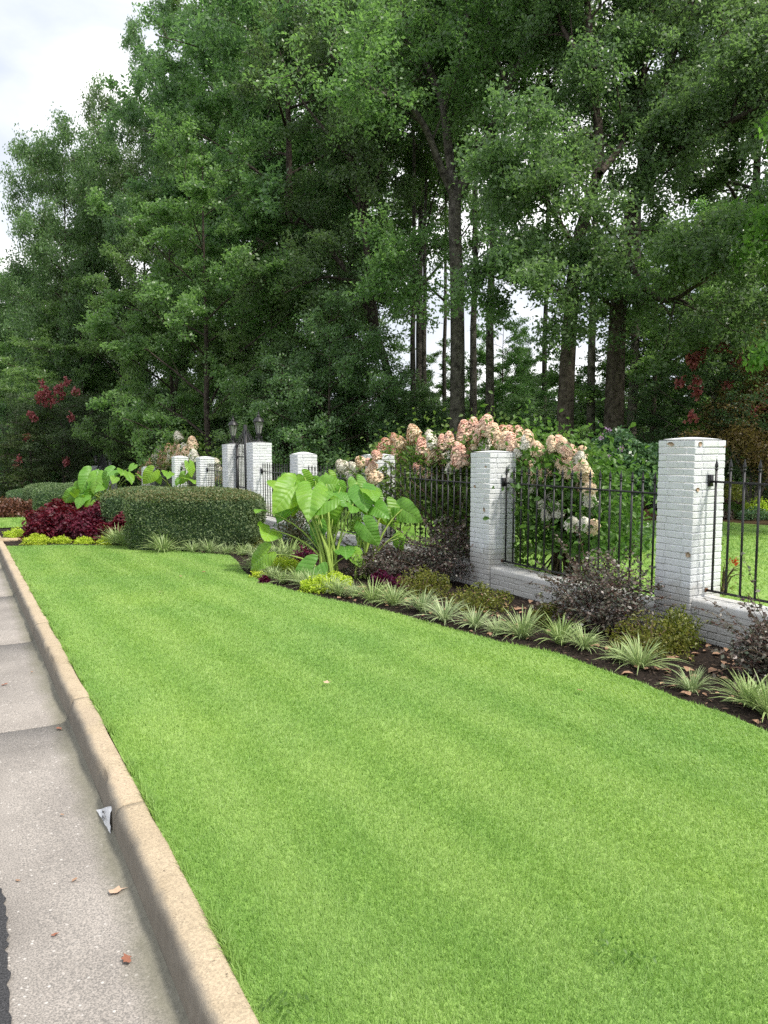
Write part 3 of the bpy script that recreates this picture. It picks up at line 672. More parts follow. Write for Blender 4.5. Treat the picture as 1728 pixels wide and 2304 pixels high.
# ------------------------------------------------------------------ trees
def bez(p0, p1, p2, n=6):
    t = np.linspace(0, 1, n)[:, None]; return (1 - t) ** 2 * p0 + 2 * t * (1 - t) * p1 + t ** 2 * p2
def at_path(P, u):
    f = u * (len(P) - 1); i = min(int(f), len(P) - 2); return P[i] + (P[i + 1] - P[i]) * (f - i)
def resample(P, n):
    P = np.asarray(P, float); d = np.concatenate([[0], np.cumsum(np.linalg.norm(np.diff(P, axis=0), axis=1))]); t = np.linspace(0, d[-1], n)
    Q = np.stack([np.interp(t, d, P[:, q_]) for q_ in range(3)], 1); 
    if n > 6: Q[1:-1] = (Q[:-2] + 2 * Q[1:-1] + Q[2:]) / 4
    return Q
def grow(rng, limbs, nleaf, leaf, subs=7, twigs=5, sublen=2.0, twlen=.8, up=.3, spread=.17, flat=.75, asp=.55, leafup=.4, centre=None):
    """limbs: list of (path, r0, r1, u0, subscale). u0 = where along it the side branches start"""
    acc = Acc(); tips = []
    for P, r0, r1, u0, ss in limbs:
        acc.add(*tube(P, np.linspace(r0, r1, len(P)) * (1 + .0), 8 if r0 > .12 else 6))
        if ss <= 0: continue
        L = np.linalg.norm(np.diff(P, axis=0), axis=1).sum(); ns = max(2, int(subs * ss))
        for q_ in range(ns):
            u = u0 + (1 - u0) * (q_ + rng.random()) / ns; p = at_path(P, u); tg = nrm(at_path(P, min(1, u + .1)) - at_path(P, max(0, u - .1)))
            d = nrm(rng.normal(size=3) * np.array([1, 1, .9]) + np.array([0, 0, up])); d = nrm(d + tg * .5)
            if centre is not None:
                o_ = p - centre; o_[2] = 0; d = nrm(d + nrm(o_) * .45)
            l = sublen * rng.uniform(.55, 1.15) * (1.1 - .4 * u); e_ = p + d * l + np.array([0, 0, rng.uniform(-.1, .15) * l])
            S = bez(p, p + d * l * .5 + np.array([0, 0, .12 * l]), e_, 5); rs_ = max(.012, (r0 + (r1 - r0) * u) * .42)
            acc.add(*tube(S, np.linspace(rs_, .008, 5), 4))
            for w_ in range(twigs):
                uu = .45 + .55 * (w_ + rng.random()) / twigs; a = at_path(S, uu); dd = nrm(d * .7 + rng.normal(size=3) * np.array([1, 1, .9]) * .8); b = a + dd * twlen * rng.uniform(.5, 1.2)
                acc.add(*tube(np.stack([a, (a + b) / 2 + rng.normal(size=3) * .04, b]), [.010, .008, .004], 3)); tips.append((a, b))
    A = np.array([t[0] for t in tips]); B = np.array([t[1] for t in tips]); k = len(A); per = max(1, int(nleaf / k))
    cl = rng.uniform(.55, 1.45, k)                       # some sprays are fuller than others
    cnt = np.maximum(1, (per * cl).astype(int)); idx = np.repeat(np.arange(k), cnt); n = len(idx)
    t = rng.beta(2.2, 1.2, n)[:, None] * 1.15; P = A[idx] * (1 - t) + B[idx] * t + rng.normal(size=(n, 3)) * np.array([spread, spread, spread * flat])
    V, F = cards(P, leaf, rng, up=leafup, asp=asp, droop=.25)
    tone = np.clip(rng.random(k)[idx] * .6 + rng.random(n) * .4, 0, 1)
    return acc, V, F, tone
def auto_limbs(rng, H, Rr, r0, b0, nl, prof, lean=(0, 0), rise=.55):
    n = 11; t = np.linspace(0, 1, n); wob = np.cumsum(rng.normal(0, .012 * H / n * 3, (n, 2)), 0) * .5
    T = np.stack([lean[0] * t ** 1.5 + wob[:, 0], lean[1] * t ** 1.5 + wob[:, 1], t * H * .94], 1)
    rad = r0 * (1 - .92 * t ** .8); rad[0] *= 1.35
    limbs = [(T, 0, 0, 1, 0)]; lm = []
    for q_ in range(nl):
        s_ = (q_ + rng.random() * .8) / nl; h = b0 + (1 - b0) * s_ * .93; p = at_path(T, h / .94 if h < .94 else 1.0); az = q_ * 2.4 + rng.uniform(-.5, .5)
        l = Rr * prof(s_) * rng.uniform(.75, 1.12); d = np.array([math.cos(az), math.sin(az), 0])
        rz = rise * (1 - .5 * s_) * l * rng.uniform(.5, 1.3)
        e_ = p + d * l + np.array([0, 0, rz]); c_ = p + d * l * .45 + np.array([0, 0, rz * .25 + .15 * l])
        lm.append((bez(p, c_, e_, 7) + rng.normal(0, .05, (7, 3)) * np.linspace(0, 1, 7)[:, None], max(.02, r0 * (1 - .9 * h) * .42), .015, .25, max(.35, l / Rr)))
    return T, rad, lm
PROTO = {}
def make_tree_data(key, seed, H, Rr, r0, b0, nl, nleaf, leaf, lm, bm, prof, **k):
    rng = np.random.default_rng(seed); rise = k.pop('rise', .55); lean = k.pop('lean', (0, 0))
    T, rad, limbs = auto_limbs(rng, H, Rr, r0, b0, nl, prof, lean, rise)
    acc, V, F, tone = grow(rng, limbs + [(T[-4:], rad[-4], .01, 0, .8)], nleaf, leaf, centre=np.array([0, 0, 0.0]), **k)
    acc.add(*tube(T, rad, 10))
    PROTO[key] = (acc.out('trunk', M[bm], link=False, smooth=True), mesh('crown', V, F, M[lm], v=tone))
oval = lambda s: max(.5, math.sin(math.pi * (.2 + .62 * s)) ** .6)
cone = lambda s: max(.18, 1.02 - .85 * s)
egg = lambda s: max(.28, math.sin(math.pi * (.34 + .62 * s)) ** .8)
make_tree_data('oak', 1, 24, 5.6, .30, .30, 20, 62000, .175, 'leaf_a', 'bark', oval, sublen=2.4, twlen=1.0, spread=.19)
make_tree_data('poplar', 2, 25, 4.6, .26, .28, 22, 56000, .17, 'leaf_b', 'bark_grey', oval, sublen=2.0, twlen=.9, rise=.9, spread=.18)
make_tree_data('maple', 3, 14, 4.3, .18, .05, 26, 62000, .14, 'leaf_maple', 'bark', egg, sublen=1.6, twlen=.7, spread=.15, flat=.5, rise=.75)
make_tree_data('holly', 4, 7, 2.6, .10, .03, 22, 30000, .105, 'leaf_holly', 'bark', egg, sublen=1.0, twlen=.5, spread=.12, rise=.5)
make_tree_data('pine', 5, 25, 2.6, .17, .58, 16, 22000, .19, 'leaf_pine', 'bark_grey', oval, sublen=1.3, twlen=.6, asp=.3, rise=.2)
make_tree_data('gum', 6, 13, 4.2, .16, .12, 22, 34000, .17, 'leaf_gum', 'bark', egg, sublen=1.5, twlen=.7, spread=.17, rise=.5, asp=.8)
make_tree_data('crape', 7, 6.2, 2.6, .07, .06, 22, 30000, .085, 'leaf_crape', 'bark_grey', egg, sublen=1.0, twlen=.5, spread=.10, rise=.9)
make_tree_data('dogwood', 8, 4.5, 2.6, .06, .10, 14, 14000, .10, 'leaf_dogwood', 'bark', egg, sublen=1.1, twlen=.5, spread=.20, flat=.2, rise=.2)
HP = dict(oak=24, poplar=25, maple=14, holly=7, pine=25, gum=13, dome=20)
make_tree_data('dome', 9, 20, 4.6, .22, .08, 34, 75000, .19, 'leaf_a', 'bark', lambda s: max(.62, math.sin(math.pi * (.25 + .5 * s)) ** .7), sublen=2.0, twlen=1.0, spread=.28, rise=.6)
def tree(name, key, label, px, dep, h=1.0, wd=None, rz=None, group='trees of the wood behind the fence', dz=0.0):
    b = base(px, dep)
    if isinstance(h, tuple): h = (AD(px, h[0], dep)[2] - b[2]) / (HP[key] * 1.0)
    t = thing(name, label, 'tree', (b[0], b[1], b[2] - .05 + dz), rz if rz is not None else random.uniform(0, 6.28), group, ((wd or h), (wd or h), h))
    ob('trunk', PROTO[key][0], t); ob('crown', PROTO[key][1], t); return t

# trees whose limbs can be traced in the photograph
def traced(name, label, px, dep, runs, nleaf, leaf, lm, bm, seed, **k):
    rng = np.random.default_rng(seed); b = base(px, dep); t = thing(name, label, 'tree', b, 0, 'trees of the wood behind the fence')
    limbs = []
    for pts, r0, r1, u0, ss, dd in runs:
        P = np.array([AD(p_[0], p_[1], dep + dd * q_ / max(1, len(pts) - 1)) for q_, p_ in enumerate(pts)]) - b
        if pts[0][1] > 940: P[0] = np.array([P[0][0], P[0][1], -.1])
        limbs.append((resample(P, max(8, len(pts) * 3)), r0, r1, u0, ss))
    acc, V, F, tone = grow(rng, limbs, nleaf, leaf, **k)
    acc.out('trunk', M[bm], t, smooth=True); mk('crown', V, F, M[lm], t, v=tone); return t
traced('forked_tree', 'tall tree with lichen-grey trunk forking high above the hydrangea', 1030, 26, [
    ([(1028, 985), (1030, 800), (1028, 620), (1022, 500), (1024, 432)], .28, .20, 1, 0, 0),
    ([(1020, 440), (985, 360), (960, 290), (916, 224), (864, 215), (800, 180), (740, 120)], .14, .03, .25, 1.6, -3),
    ([(1024, 432), (1008, 330), (1000, 234), (968, 156), (930, 90), (895, 40), (880, -120), (870, -260)], .17, .03, .2, 2.2, 2),
    ([(1028, 440), (1050, 400), (1088, 333), (1115, 270), (1140, 208), (1185, 110), (1197, 60), (1215, -90), (1230, -240)], .18, .03, .2, 2.2, -2),
    ([(1197, 62), (1170, -20), (1150, -160)], .08, .02, .1, 1.2, 1),
    ([(1140, 208), (1110, 100), (1080, -60)], .08, .02, .1, 1.4, 2),
    ([(1000, 234), (1040, 130), (1060, 0), (1070, -150)], .08, .02, .1, 1.6, -2),
    ([(1030, 620), (1100, 560), (1160, 520)], .05, .015, .2, .9, 2), ([(1025, 700), (960, 640), (900, 610)], .05, .015, .2, .9, -1)],
    62000, .14, 'leaf_b', 'bark_grey', 21, subs=10, sublen=2.2, twlen=1.0, spread=.19)
traced('leaning_tree', 'dark leaning tree whose trunk slants left above the short brick pier', 880, 30, [
    ([(905, 990), (880, 860), (845, 740), (800, 640), (750, 570), (690, 500), (640, 460)], .22, .05, .45, 1.6, 2),
    ([(845, 740), (830, 600), (815, 480), (790, 360), (770, 200), (760, 20)], .15, .03, .3, 2.2, 0),
    ([(800, 640), (740, 620), (680, 640), (640, 660)], .06, .02, .2, 1, -2),
    ([(815, 480), (860, 380), (880, 260), (900, 120)], .08, .02, .2, 1.6, 3),
    ([(790, 360), (720, 280), (660, 200), (620, 90)], .08, .02, .2, 1.6, 2)],
    52000, .14, 'leaf_a', 'bark', 22, subs=10, sublen=2.2, twlen=1.0, spread=.19)
traced('big_dark_tree', 'thick dark trunk standing left of the pair behind the round shrub', 1275, 21, [
    ([(1268, 990), (1275, 850), (1284, 700), (1296, 560), (1320, 470), (1350, 390), (1348, 300), (1335, 160), (1320, 0), (1315, -160)], .27, .06, .5, 2.2, 1),
    ([(1296, 560), (1240, 470), (1180, 400), (1120, 380)], .09, .02, .2, 1.4, -2),
    ([(1350, 390), (1400, 330), (1440, 230), (1460, 120)], .10, .02, .2, 1.6, 2),
    ([(1335, 160), (1270, 80), (1220, -60)], .08, .02, .2, 1.5, 2),
    ([(1284, 700), (1240, 640), (1190, 620), (1150, 640)], .06, .015, .2, 1.2, -1.5)],
    62000, .115, 'leaf_a', 'bark', 23, subs=10, sublen=1.9, twlen=.8, spread=.16)
traced('spreading_dark_tree', 'big dark tree with limbs reaching up to the right, above nearest pier', 1385, 22, [
    ([(1380, 985), (1384, 860), (1390, 700), (1402, 560), (1436, 420), (1463, 312), (1484, 234), (1500, 150), (1530, 80), (1577, 10), (1610, -120)], .34, .07, .55, 2.0, 0),
    ([(1484, 234), (1450, 180), (1440, 130), (1462, 60), (1480, -60)], .12, .03, .2, 1.5, 2),
    ([(1436, 420), (1510, 340), (1570, 310), (1645, 275), (1720, 230), (1800, 200)], .15, .03, .2, 2.0, -3),
    ([(1402, 560), (1440, 640), (1490, 680), (1525, 672), (1570, 640), (1614, 609), (1680, 580)], .11, .02, .35, 1.4, -4),
    ([(1525, 672), (1580, 700), (1640, 720), (1690, 760)], .05, .015, .1, 1.2, -1),
    ([(1500, 150), (1580, 120), (1660, 60), (1740, 20)], .10, .02, .2, 1.8, 2),
    ([(1402, 560), (1360, 500), (1310, 470), (1250, 480)], .08, .02, .2, 1.4, -3),
    ([(1390, 700), (1340, 660), (1290, 650), (1230, 660)], .05, .015, .2, 1.2, -3)],
    84000, .12, 'leaf_a', 'bark', 24, subs=10, sublen=2.0, twlen=.9, spread=.16)
# the rest of the wood
T_ = [
 ('low_maple', 'maple', 'light green full-skirted maple behind the lantern piers', 470, 31, 1.05, 1.0),
 ('low_maple', 'maple', 'light green maple left of the lanterns, hanging over the far hydrangea', 390, 36, 1.05, .85),
 ('tall_oak', 'oak', 'tall rounded tree second from the left on the skyline', 420, 46, (50,), .60),
 ('round_oak', 'dome', 'bushy round-topped tree at the left of the skyline', 160, 52, (300,), .78),
 ('roadside_tree', 'maple', 'hazy low tree at the far left edge, beside the road', 10, 66, (590,), 1.2),
 ('round_oak', 'dome', 'round-topped tree behind and right of the leftmost round-top', 215, 58, (330,), .85),
 ('round_oak', 'dome', 'tall shoulder tree stepping up from the left round-tops', 335, 56, (210,), .8),
 ('round_oak', 'dome', 'lower round tree behind the roadside maple', 70, 64, (600,), .9),
 ('roadside_tree', 'holly', 'dark bushy tree at the left edge above the road', 20, 50, 1.05, 1.2),
 ('tall_poplar', 'poplar', 'tall tree topping the frame left of centre', 620, 42, (-200,), 1.0),
 ('tall_poplar', 'poplar', 'tall tree rising behind the light green maple', 530, 47, (-30,), .8),
 ('tall_oak', 'oak', 'dense tall tree above the short brick pier', 660, 36, 1.15, 1.15),
 ('tall_oak', 'oak', 'tall tree behind the leaning trunk', 790, 44, 1.25, 1.2),
 ('tall_poplar', 'poplar', 'slim tall tree behind the forked tree, left side', 940, 40, 1.2, 1.0),
 ('tall_oak', 'oak', 'tall background tree at the top right corner', 1680, 36, 1.2, 1.2),
 ('tall_oak', 'oak', 'tall tree at the right edge behind the yellow-green sweetgum', 1900, 30, 1.1, 1.1),
 ('bare_pine', 'pine', 'thin pale pine trunk left of the forked tree', 930, 34, 1.0, 1.0),
 ('bare_pine', 'pine', 'second thin pale pine trunk left of the forked tree', 955, 37, 1.05, 1.0),
 ('bare_pine', 'pine', 'thin grey pine trunk just right of the forked tree', 1066, 30, .95, 1.1),
 ('bare_pine', 'pine', 'straight dark pine trunk right of the forked tree', 1103, 29, 1.0, 1.25),
 ('bare_pine', 'pine', 'slender pale pine trunk in the bright gap behind the hydrangea', 1224, 34, 1.0, .9),
 ('bare_pine', 'pine', 'thin dark pine trunk between the two thick trunks', 1328, 26, 1.0, 1.0),
 ('bare_pine', 'pine', 'thin dark pine trunk right against the spreading tree', 1420, 25, 1.0, 1.1),
 ('bare_pine', 'pine', 'distant thin pine trunk above the hydrangea blooms', 1000, 44, 1.1, 1.0),
 ('understory_maple', 'maple', 'leafy understory tree behind the round dark shrub', 1470, 25, .62, .75),
 ('understory_maple', 'maple', 'leafy understory tree behind the nearest pier', 1580, 28, .72, .9),
 ('understory_maple', 'maple', 'understory tree at the right edge behind the bronze maple', 1740, 27, .8, .9),
 ('understory_maple', 'maple', 'thin leafy understory tree behind the hydrangea pier', 1130, 33, .55, .55),
 ('understory_maple', 'maple', 'dim understory tree between the lanterns and leaning trunk', 640, 33, .8, .8),
 ('holly_tree', 'holly', 'dark holly with pale bare twigs, right of the lanterns', 740, 27, 1.0, 1.0),
 ('holly_tree', 'holly', 'dark holly thicket behind the short brick pier', 660, 29, .85, 1.0),
 ('holly_tree', 'holly', 'dark holly behind the left end of the hydrangea', 830, 29, .8, 1.0),
 ('holly_tree', 'holly', 'dark holly behind the hydrangea top', 970, 31, .62, 1.0),
 ('holly_tree', 'holly', 'dark low holly beneath the bright gap', 1150, 30, .55, 1.0),
 ('holly_tree', 'holly', 'dark holly between thick trunk and round shrub', 1330, 30, .62, 1.0),
 ('holly_tree', 'holly', 'dark holly behind the lantern piers', 560, 34, .75, 1.1),
 ('holly_tree', 'holly', 'dark holly low behind the far hydrangea', 420, 40, .75, 1.2),
 ('holly_tree', 'holly', 'dark holly above the distant gate', 290, 48, .9, 1.3),
 ('holly_tree', 'holly', 'dark tall holly left of the red crape myrtle', 60, 56, 1.2, 1.5),
 ('holly_tree', 'holly', 'dark holly behind the bronze maple', 1640, 27, .75, 1.1),
 ('gum_tree', 'gum', 'bright yellow-green sweetgum foliage overhanging at the right edge', 2010, 15.5, 1.0, .72),
 ('tall_oak', 'oak', 'hazy tree behind the left edge, over the road bend', 70, 70, .72, 1.2),
 ('tall_oak', 'oak', 'far tall tree between lanterns and leaning trunk', 590, 54, 1.3, 1.3),
 ('tall_oak', 'oak', 'far tall tree above the right lantern', 700, 58, 1.35, 1.3),
 ('low_maple', 'maple', 'dim maple behind the red crape myrtle', 190, 50, .95, 1.1),
 ('low_maple', 'maple', 'dim maple between the two skyline round-tops and the road', 80, 60, .9, 1.2),
 ('low_maple', 'maple', 'maple deep in the wood behind the left lantern', 560, 44, 1.1, 1.1),
 ('low_maple', 'maple', 'maple deep in the wood behind the short brick pier', 740, 46, 1.1, 1.1),
 ('holly_tree', 'holly', 'dark holly deep behind the distant gate', 220, 60, 1.5, 1.6),
 ('holly_tree', 'holly', 'dark holly deep behind the second maple', 370, 52, 1.3, 1.4),
 ('holly_tree', 'holly', 'dark holly deep behind the lanterns', 500, 46, 1.2, 1.3),
 ('understory_maple', 'maple', 'pale sapling in the bright gap left of the pine trunks', 1000, 46, .62, .6),
 ('understory_maple', 'maple', 'pale sapling in the bright gap right of the pine trunks', 1180, 44, .6, .6),
 ('holly_tree', 'holly', 'dark holly filling between leaning trunk and forked tree', 905, 37, .85, 1.1),
 ('holly_tree', 'holly', 'dark holly just right of the forked trunk, deep in the wood', 1075, 39, .75, 1.0),
 ('holly_tree', 'holly', 'dark holly in the gap left of the thick dark trunk', 1215, 38, .8, 1.0),
 ('holly_tree', 'holly', 'dark holly deep behind the spreading tree', 1420, 36, .9, 1.2),
 ('holly_tree', 'holly', 'dark holly at the road bend', 130, 68, 1.5, 1.8),
]
for nm, key, lb, px, dep, h, wd in T_: tree(nm, key, lb, px, dep, h, wd)
# a far belt closing the wood low down (reads as one mass)
acc = Acc(); rf = np.random.default_rng(31)
for q_ in range(46):
    px = -200 + q_ * 52 + rf.uniform(-20, 20); dep = rf.uniform(58, 74); b = base(px, dep); hh = rf.uniform(4.5, 8.5)
    n = 1100; P = b + np.stack([rf.normal(0, 2.0, n), rf.normal(0, 1.6, n), rf.uniform(0, 1, n) ** .9 * hh], 1)
    V, F = cards(P, .42, rf, up=.4, asp=.6); acc.add(V, F, rf.random(len(F)))
tag(acc.out('far_thicket', M['leaf_a']), 'dark far thicket closing the wood behind the trunks', 'thicket', kind='stuff')

# flowering small trees
def blooms(t, pts, sz, mat, n, rng, name='flower_cluster'):
    for p in pts:
        q_ = rng.normal(size=(n, 3)) * np.array([sz * .38, sz * .38, sz * .5]); V, F = cards(q_, sz * .72, rng, up=.3, asp=.8)
        o = mk(name, V, F, M[mat], t, v=rng.random(len(F))); o.location = p
rb = np.random.default_rng(41)
b = base(140, 41); cl = thing('crape_myrtle', 'dark crape myrtle with red flower clusters at the far left', 'tree', b, .4)
ob('trunk', PROTO['crape'][0], cl, None, None, (1.15, 1.15, 1.0)); ob('crown', PROTO['crape'][1], cl, None, None, (1.15, 1.15, 1.0))
cr_px = [(70, 933), (100, 905), (110, 893), (126, 880), (78, 940), (92, 890), (135, 870), (150, 860), (60, 986), (160, 940), (42, 1035), (36, 1045), (150, 1040), (118, 905), (140, 890), (95, 865), (170, 880), (105, 880), (88, 900)]
inv = cl.matrix_basis.inverted()
blooms(cl, [inv @ Vector(AD(px, py, 38.9)) for px, py in cr_px], .22, 'crape_red', 44, rb)
b = base(1600, 22); cr2 = thing('crape_myrtle', 'green crape myrtle with red blooms beside the bronze maple', 'tree', b, 2.0)
ob('trunk', PROTO['crape'][0], cr2, None, None, (.9, .9, .74)); ob('crown', PROTO['crape'][1], cr2, None, None, (.9, .9, .74))
inv = cr2.matrix_basis.inverted()
crr = [(1583, 780), (1577, 787), (1578, 805), (1565, 808), (1553, 811), (1562, 820), (1629, 783), (1662, 810), (1642, 824), (1688, 827), (1568, 860), (1567, 884), (1531, 863), (1556, 938), (1635, 868), (1718, 908), (1690, 930), (1615, 785)]
blooms(cr2, [inv @ Vector(AD(px, py, 20.4)) for px, py in crr], .16, 'crape_red', 50, rb)
for q_, (px, dep, lb) in enumerate(((70, 40, 'pale layered dogwood under the red crape myrtle'), (330, 44, 'small layered dogwood behind the far hydrangea'))):
    b = base(px, dep); t = thing('dogwood', lb, 'tree', b, q_ * 2.0); ob('trunk', PROTO['dogwood'][0], t); ob('crown', PROTO['dogwood'][1], t)
# bronze maple, several slim stems
rng = np.random.default_rng(51); b = base(1690, 20.5); jm = thing('bronze_maple', 'bronze-leaved small maple with several slim stems, at right edge', 'tree', b, 0)
limbs = []
for pts in ([(1688, 1166), (1680, 1100), (1672, 1060), (1640, 1000), (1600, 990)], [(1690, 1166), (1688, 1110), (1690, 1050), (1700, 960), (1690, 880)], [(1692, 1166), (1700, 1100), (1715, 1060), (1740, 1000), (1760, 920)], [(1695, 1166), (1720, 1080), (1760, 1040), (1820, 1000)], [(1690, 1050), (1720, 930), (1740, 820)], [(1672, 1060), (1660, 1020), (1690, 990)]):
    P = np.array([AD(p_[0], p_[1], 20.5 + rng.uniform(-.6, .6) * (q_ > 0)) for q_, p_ in enumerate(pts)]) - b; limbs.append((resample(P, 9), .045, .015, .45, 1.1))
acc, V, F, tone = grow(rng, limbs, 15000, .085, subs=9, twigs=5, sublen=1.0, twlen=.5, spread=.17, flat=.3, up=.0)
acc.out('trunk', M['bark_grey'], jm, smooth=True); mk('crown', V, F, M['leaf_jmaple'], jm, v=tone)
b = base(1850, 21); jm2 = thing('bronze_maple', 'second bronze maple crown cut by the right edge above', 'tree', b, 0)
limbs = []
for pts in ([(1850, 1160), (1830, 1000), (1770, 880), (1710, 830)], [(1850, 1160), (1840, 980), (1790, 820), (1730, 760)], [(1830, 1000), (1760, 940), (1690, 930)], [(1850, 1160), (1880, 950), (1900, 800)]):
    P = np.array([AD(p_[0], p_[1], 21) for p_ in pts]) - b; limbs.append((resample(P, 9), .06, .015, .45, 1.3))
acc, V, F, tone = grow(rng, limbs, 13000, .085, subs=9, twigs=5, sublen=1.0, twlen=.5, spread=.17, flat=.3, up=.0)
acc.out('trunk', M['bark_grey'], jm2, smooth=True); mk('crown', V, F, M['leaf_jmaple'], jm2, v=tone)

# ------------------------------------------------------------------ shrubs
def ellipsoid_pts(n, r, rng, shell=.35, zmin=0.0):
    d = nrm(rng.normal(size=(n, 3))); d[:, 2] = np.where(d[:, 2] < -zmin, np.abs(d[:, 2]), d[:, 2])
    lump = 1 + .14 * np.sin(d[:, 0] * 7 + 1) * np.cos(d[:, 1] * 6) + .10 * np.sin(d[:, 2] * 9 + d[:, 0] * 5)
    return d * (1 - shell * rng.random(n)[:, None] ** 1.6) * lump[:, None] * np.asarray(r)
def bush(name, label, cat, loc, r, n, leaf, mat, rng, group=None, six=False, asp=.5, up=.5, shell=.5, stems=8, lift=0.0, sprays=0, smat='stem_brown', spray_mat=None, spl=.35):
    """a loose shrub: branching stems, a crown of leaves and, where asked, arching sprays"""
    t = thing(name, label, cat, loc, 0, group); acc = Acc(); r = np.asarray(r, float)
    for q_ in range(stems):
        d = nrm(rng.normal(size=3) * np.array([1, 1, .3]) + np.array([0, 0, .9])); e_ = d * r * .92 + np.array([0, 0, lift])
        acc.add(*tube(bez(np.array([d[0] * .05, d[1] * .05, -.03]), np.array([d[0] * r[0] * .2, d[1] * r[1] * .2, r[2] * .5]), e_, 5), np.linspace(.012, .004, 5), 5))
    P = ellipsoid_pts(n, r, rng, shell); P[:, 2] += lift; tone = rng.random(n)
    V, F = cards(P, leaf, rng, up=up, asp=asp, six=six)
    if six: tone = np.concatenate([tone, tone])
    acc2 = Acc(); acc2.add(V, F, tone)
    for q_ in range(sprays):
        d = nrm(rng.normal(size=3) * np.array([1, 1, .35]) + np.array([0, 0, .5])); p0 = d * r * .75 + np.array([0, 0, lift]); L = spl * rng.uniform(.6, 1.4)
        S = bez(p0, p0 + d * L * .5 + np.array([0, 0, .25 * L]), p0 + d * L + np.array([0, 0, rng.uniform(-.1, .3) * L]), 7)
        acc.add(*tube(S, np.linspace(.004, .0015, 7), 3)); m_ = 26; u = rng.random(m_)
        Q = np.array([at_path(S, a) for a in u]) + rng.normal(0, .012, (m_, 3)); V, F = cards(Q, leaf * .95, rng, up=.5, asp=asp, six=six); acc2.add(V, F, rng.random(len(F)))
    acc.out('stems', M[smat], t); acc2.out('leaves', M[mat], t); return t
rs = np.random.default_rng(61)
# clipped hedge blocks
def hedge(label, c, size, rz, n, leaf, tip=True):
    rng = np.random.default_rng(int(c[0] * 10 + c[1] * 100)); t = thing('clipped_hedge', label, 'hedge', (c[0], c[1], gzf(c[1]) - .05), rz, 'clipped green hedge blocks')
    a, b_, h = size; m_ = n
    def surf(q, inset):
        # superellipsoid-like block: rounded shoulders, nearly flat top
        th = q[:, 0] * 2 * math.pi; ce, se = np.cos(th), np.sin(th); pw = .55
        X = np.sign(ce) * np.abs(ce) ** pw; Y = np.sign(se) * np.abs(se) ** pw
        k_ = np.where(q[:, 1] < .62, 1.0, np.clip((1 - (np.clip((q[:, 1] - .62) / .38, 0, 1)) ** 2.2), 0, 1)); Z = np.where(q[:, 1] < .62, q[:, 1] / .62 * .80, .80 + .20 * np.sqrt(np.clip(1 - k_ ** 2.6, 0, 1)))
        low = 1 - .06 * np.clip(.3 - Z, 0, 1) / .3
        wav = 1 + .02 * np.sin(th * 9) + .02 * np.sin(Z * 11 + th * 5)
        return np.stack([X * k_ * (a / 2 - inset) * low * wav, Y * k_ * (b_ / 2 - inset) * low * wav, Z * (h - inset)], 1)
    # even cover: parameters resampled by arc length round the block
    fine = np.linspace(0, 1, 2001); fp = surf(np.stack([fine, np.full(2001, .3)], 1), 0.0); dl = np.concatenate([[0], np.cumsum(np.linalg.norm(np.diff(fp, axis=0), axis=1))]); dl /= dl[-1]
    even = lambda r_: np.interp(r_, dl, fine)
    zf_ = np.linspace(0, 1, 401); zp = surf(np.stack([np.zeros(401), zf_], 1), 0.0); zl = np.concatenate([[0], np.cumsum(np.linalg.norm(np.diff(zp, axis=0), axis=1))]); zl /= zl[-1]
    evz = lambda r_: np.interp(r_, zl, zf_)
    q = np.stack([even(rng.random(m_)), evz(rng.random(m_))], 1)
    # inner twiggy body so the block is opaque
    g1, g2 = 40, 14; gq = np.array([(float(even(i_ / g1)), j_ / (g2 - 1)) for j_ in range(g2) for i_ in range(g1)]); V = surf(gq, .07)
    i = np.arange(g2 - 1)[:, None] * g1; j = np.arange(g1)[None]; j2 = (j + 1) % g1
    mk('twigs', V, np.stack([i + j, i + j2, i + g1 + j2, i + g1 + j], -1).reshape(-1, 4), M['leaf_hedge'], t, smooth=True, v=np.full((g2 - 1) * g1, .0))
    P = surf(q, 0.0) + rng.normal(0, .022, (m_, 3)); V, F = cards(P, leaf, rng, up=.35, asp=.55); mk('leaves', V, F, M['leaf_hedge'], t, v=rng.random(len(F)))
    if tip:
        q2 = np.stack([even(rng.random(m_ // 4)), .68 + .32 * rng.random(m_ // 4) ** .7], 1); P = surf(q2, -.015) + rng.normal(0, .016, (len(q2), 3)); V, F = cards(P, leaf * .9, rng, up=.4, asp=.5)
        mk('new_growth', V, F, M['leaf_hedge_tip'], t, v=rng.random(len(F)))
    return t
hedge('large clipped rounded hedge block in the middle of the bed', (3.95, 14.75), (2.5, 1.5, 1.14), R(-32), 46000, .043)
hedge('clipped hedge block half hidden behind the large hedge block', (3.55, 17.4), (1.7, 1.4, 1.10), R(-25), 30000, .042)
hedge('far clipped hedge mound under the three grey piers', (3.0, 26.0), (2.1, 1.6, 1.05), R(-10), 16000, .055, False)
hedge('smaller far clipped hedge ball left of the far hedge mound', (2.75, 30.5), (1.6, 1.5, 1.1), 0, 9000, .06, False)
hedge('lowest distant clipped hedge ball beside the road', (2.6, 36.0), (1.9, 1.6, .9), 0, 7000, .07, False)
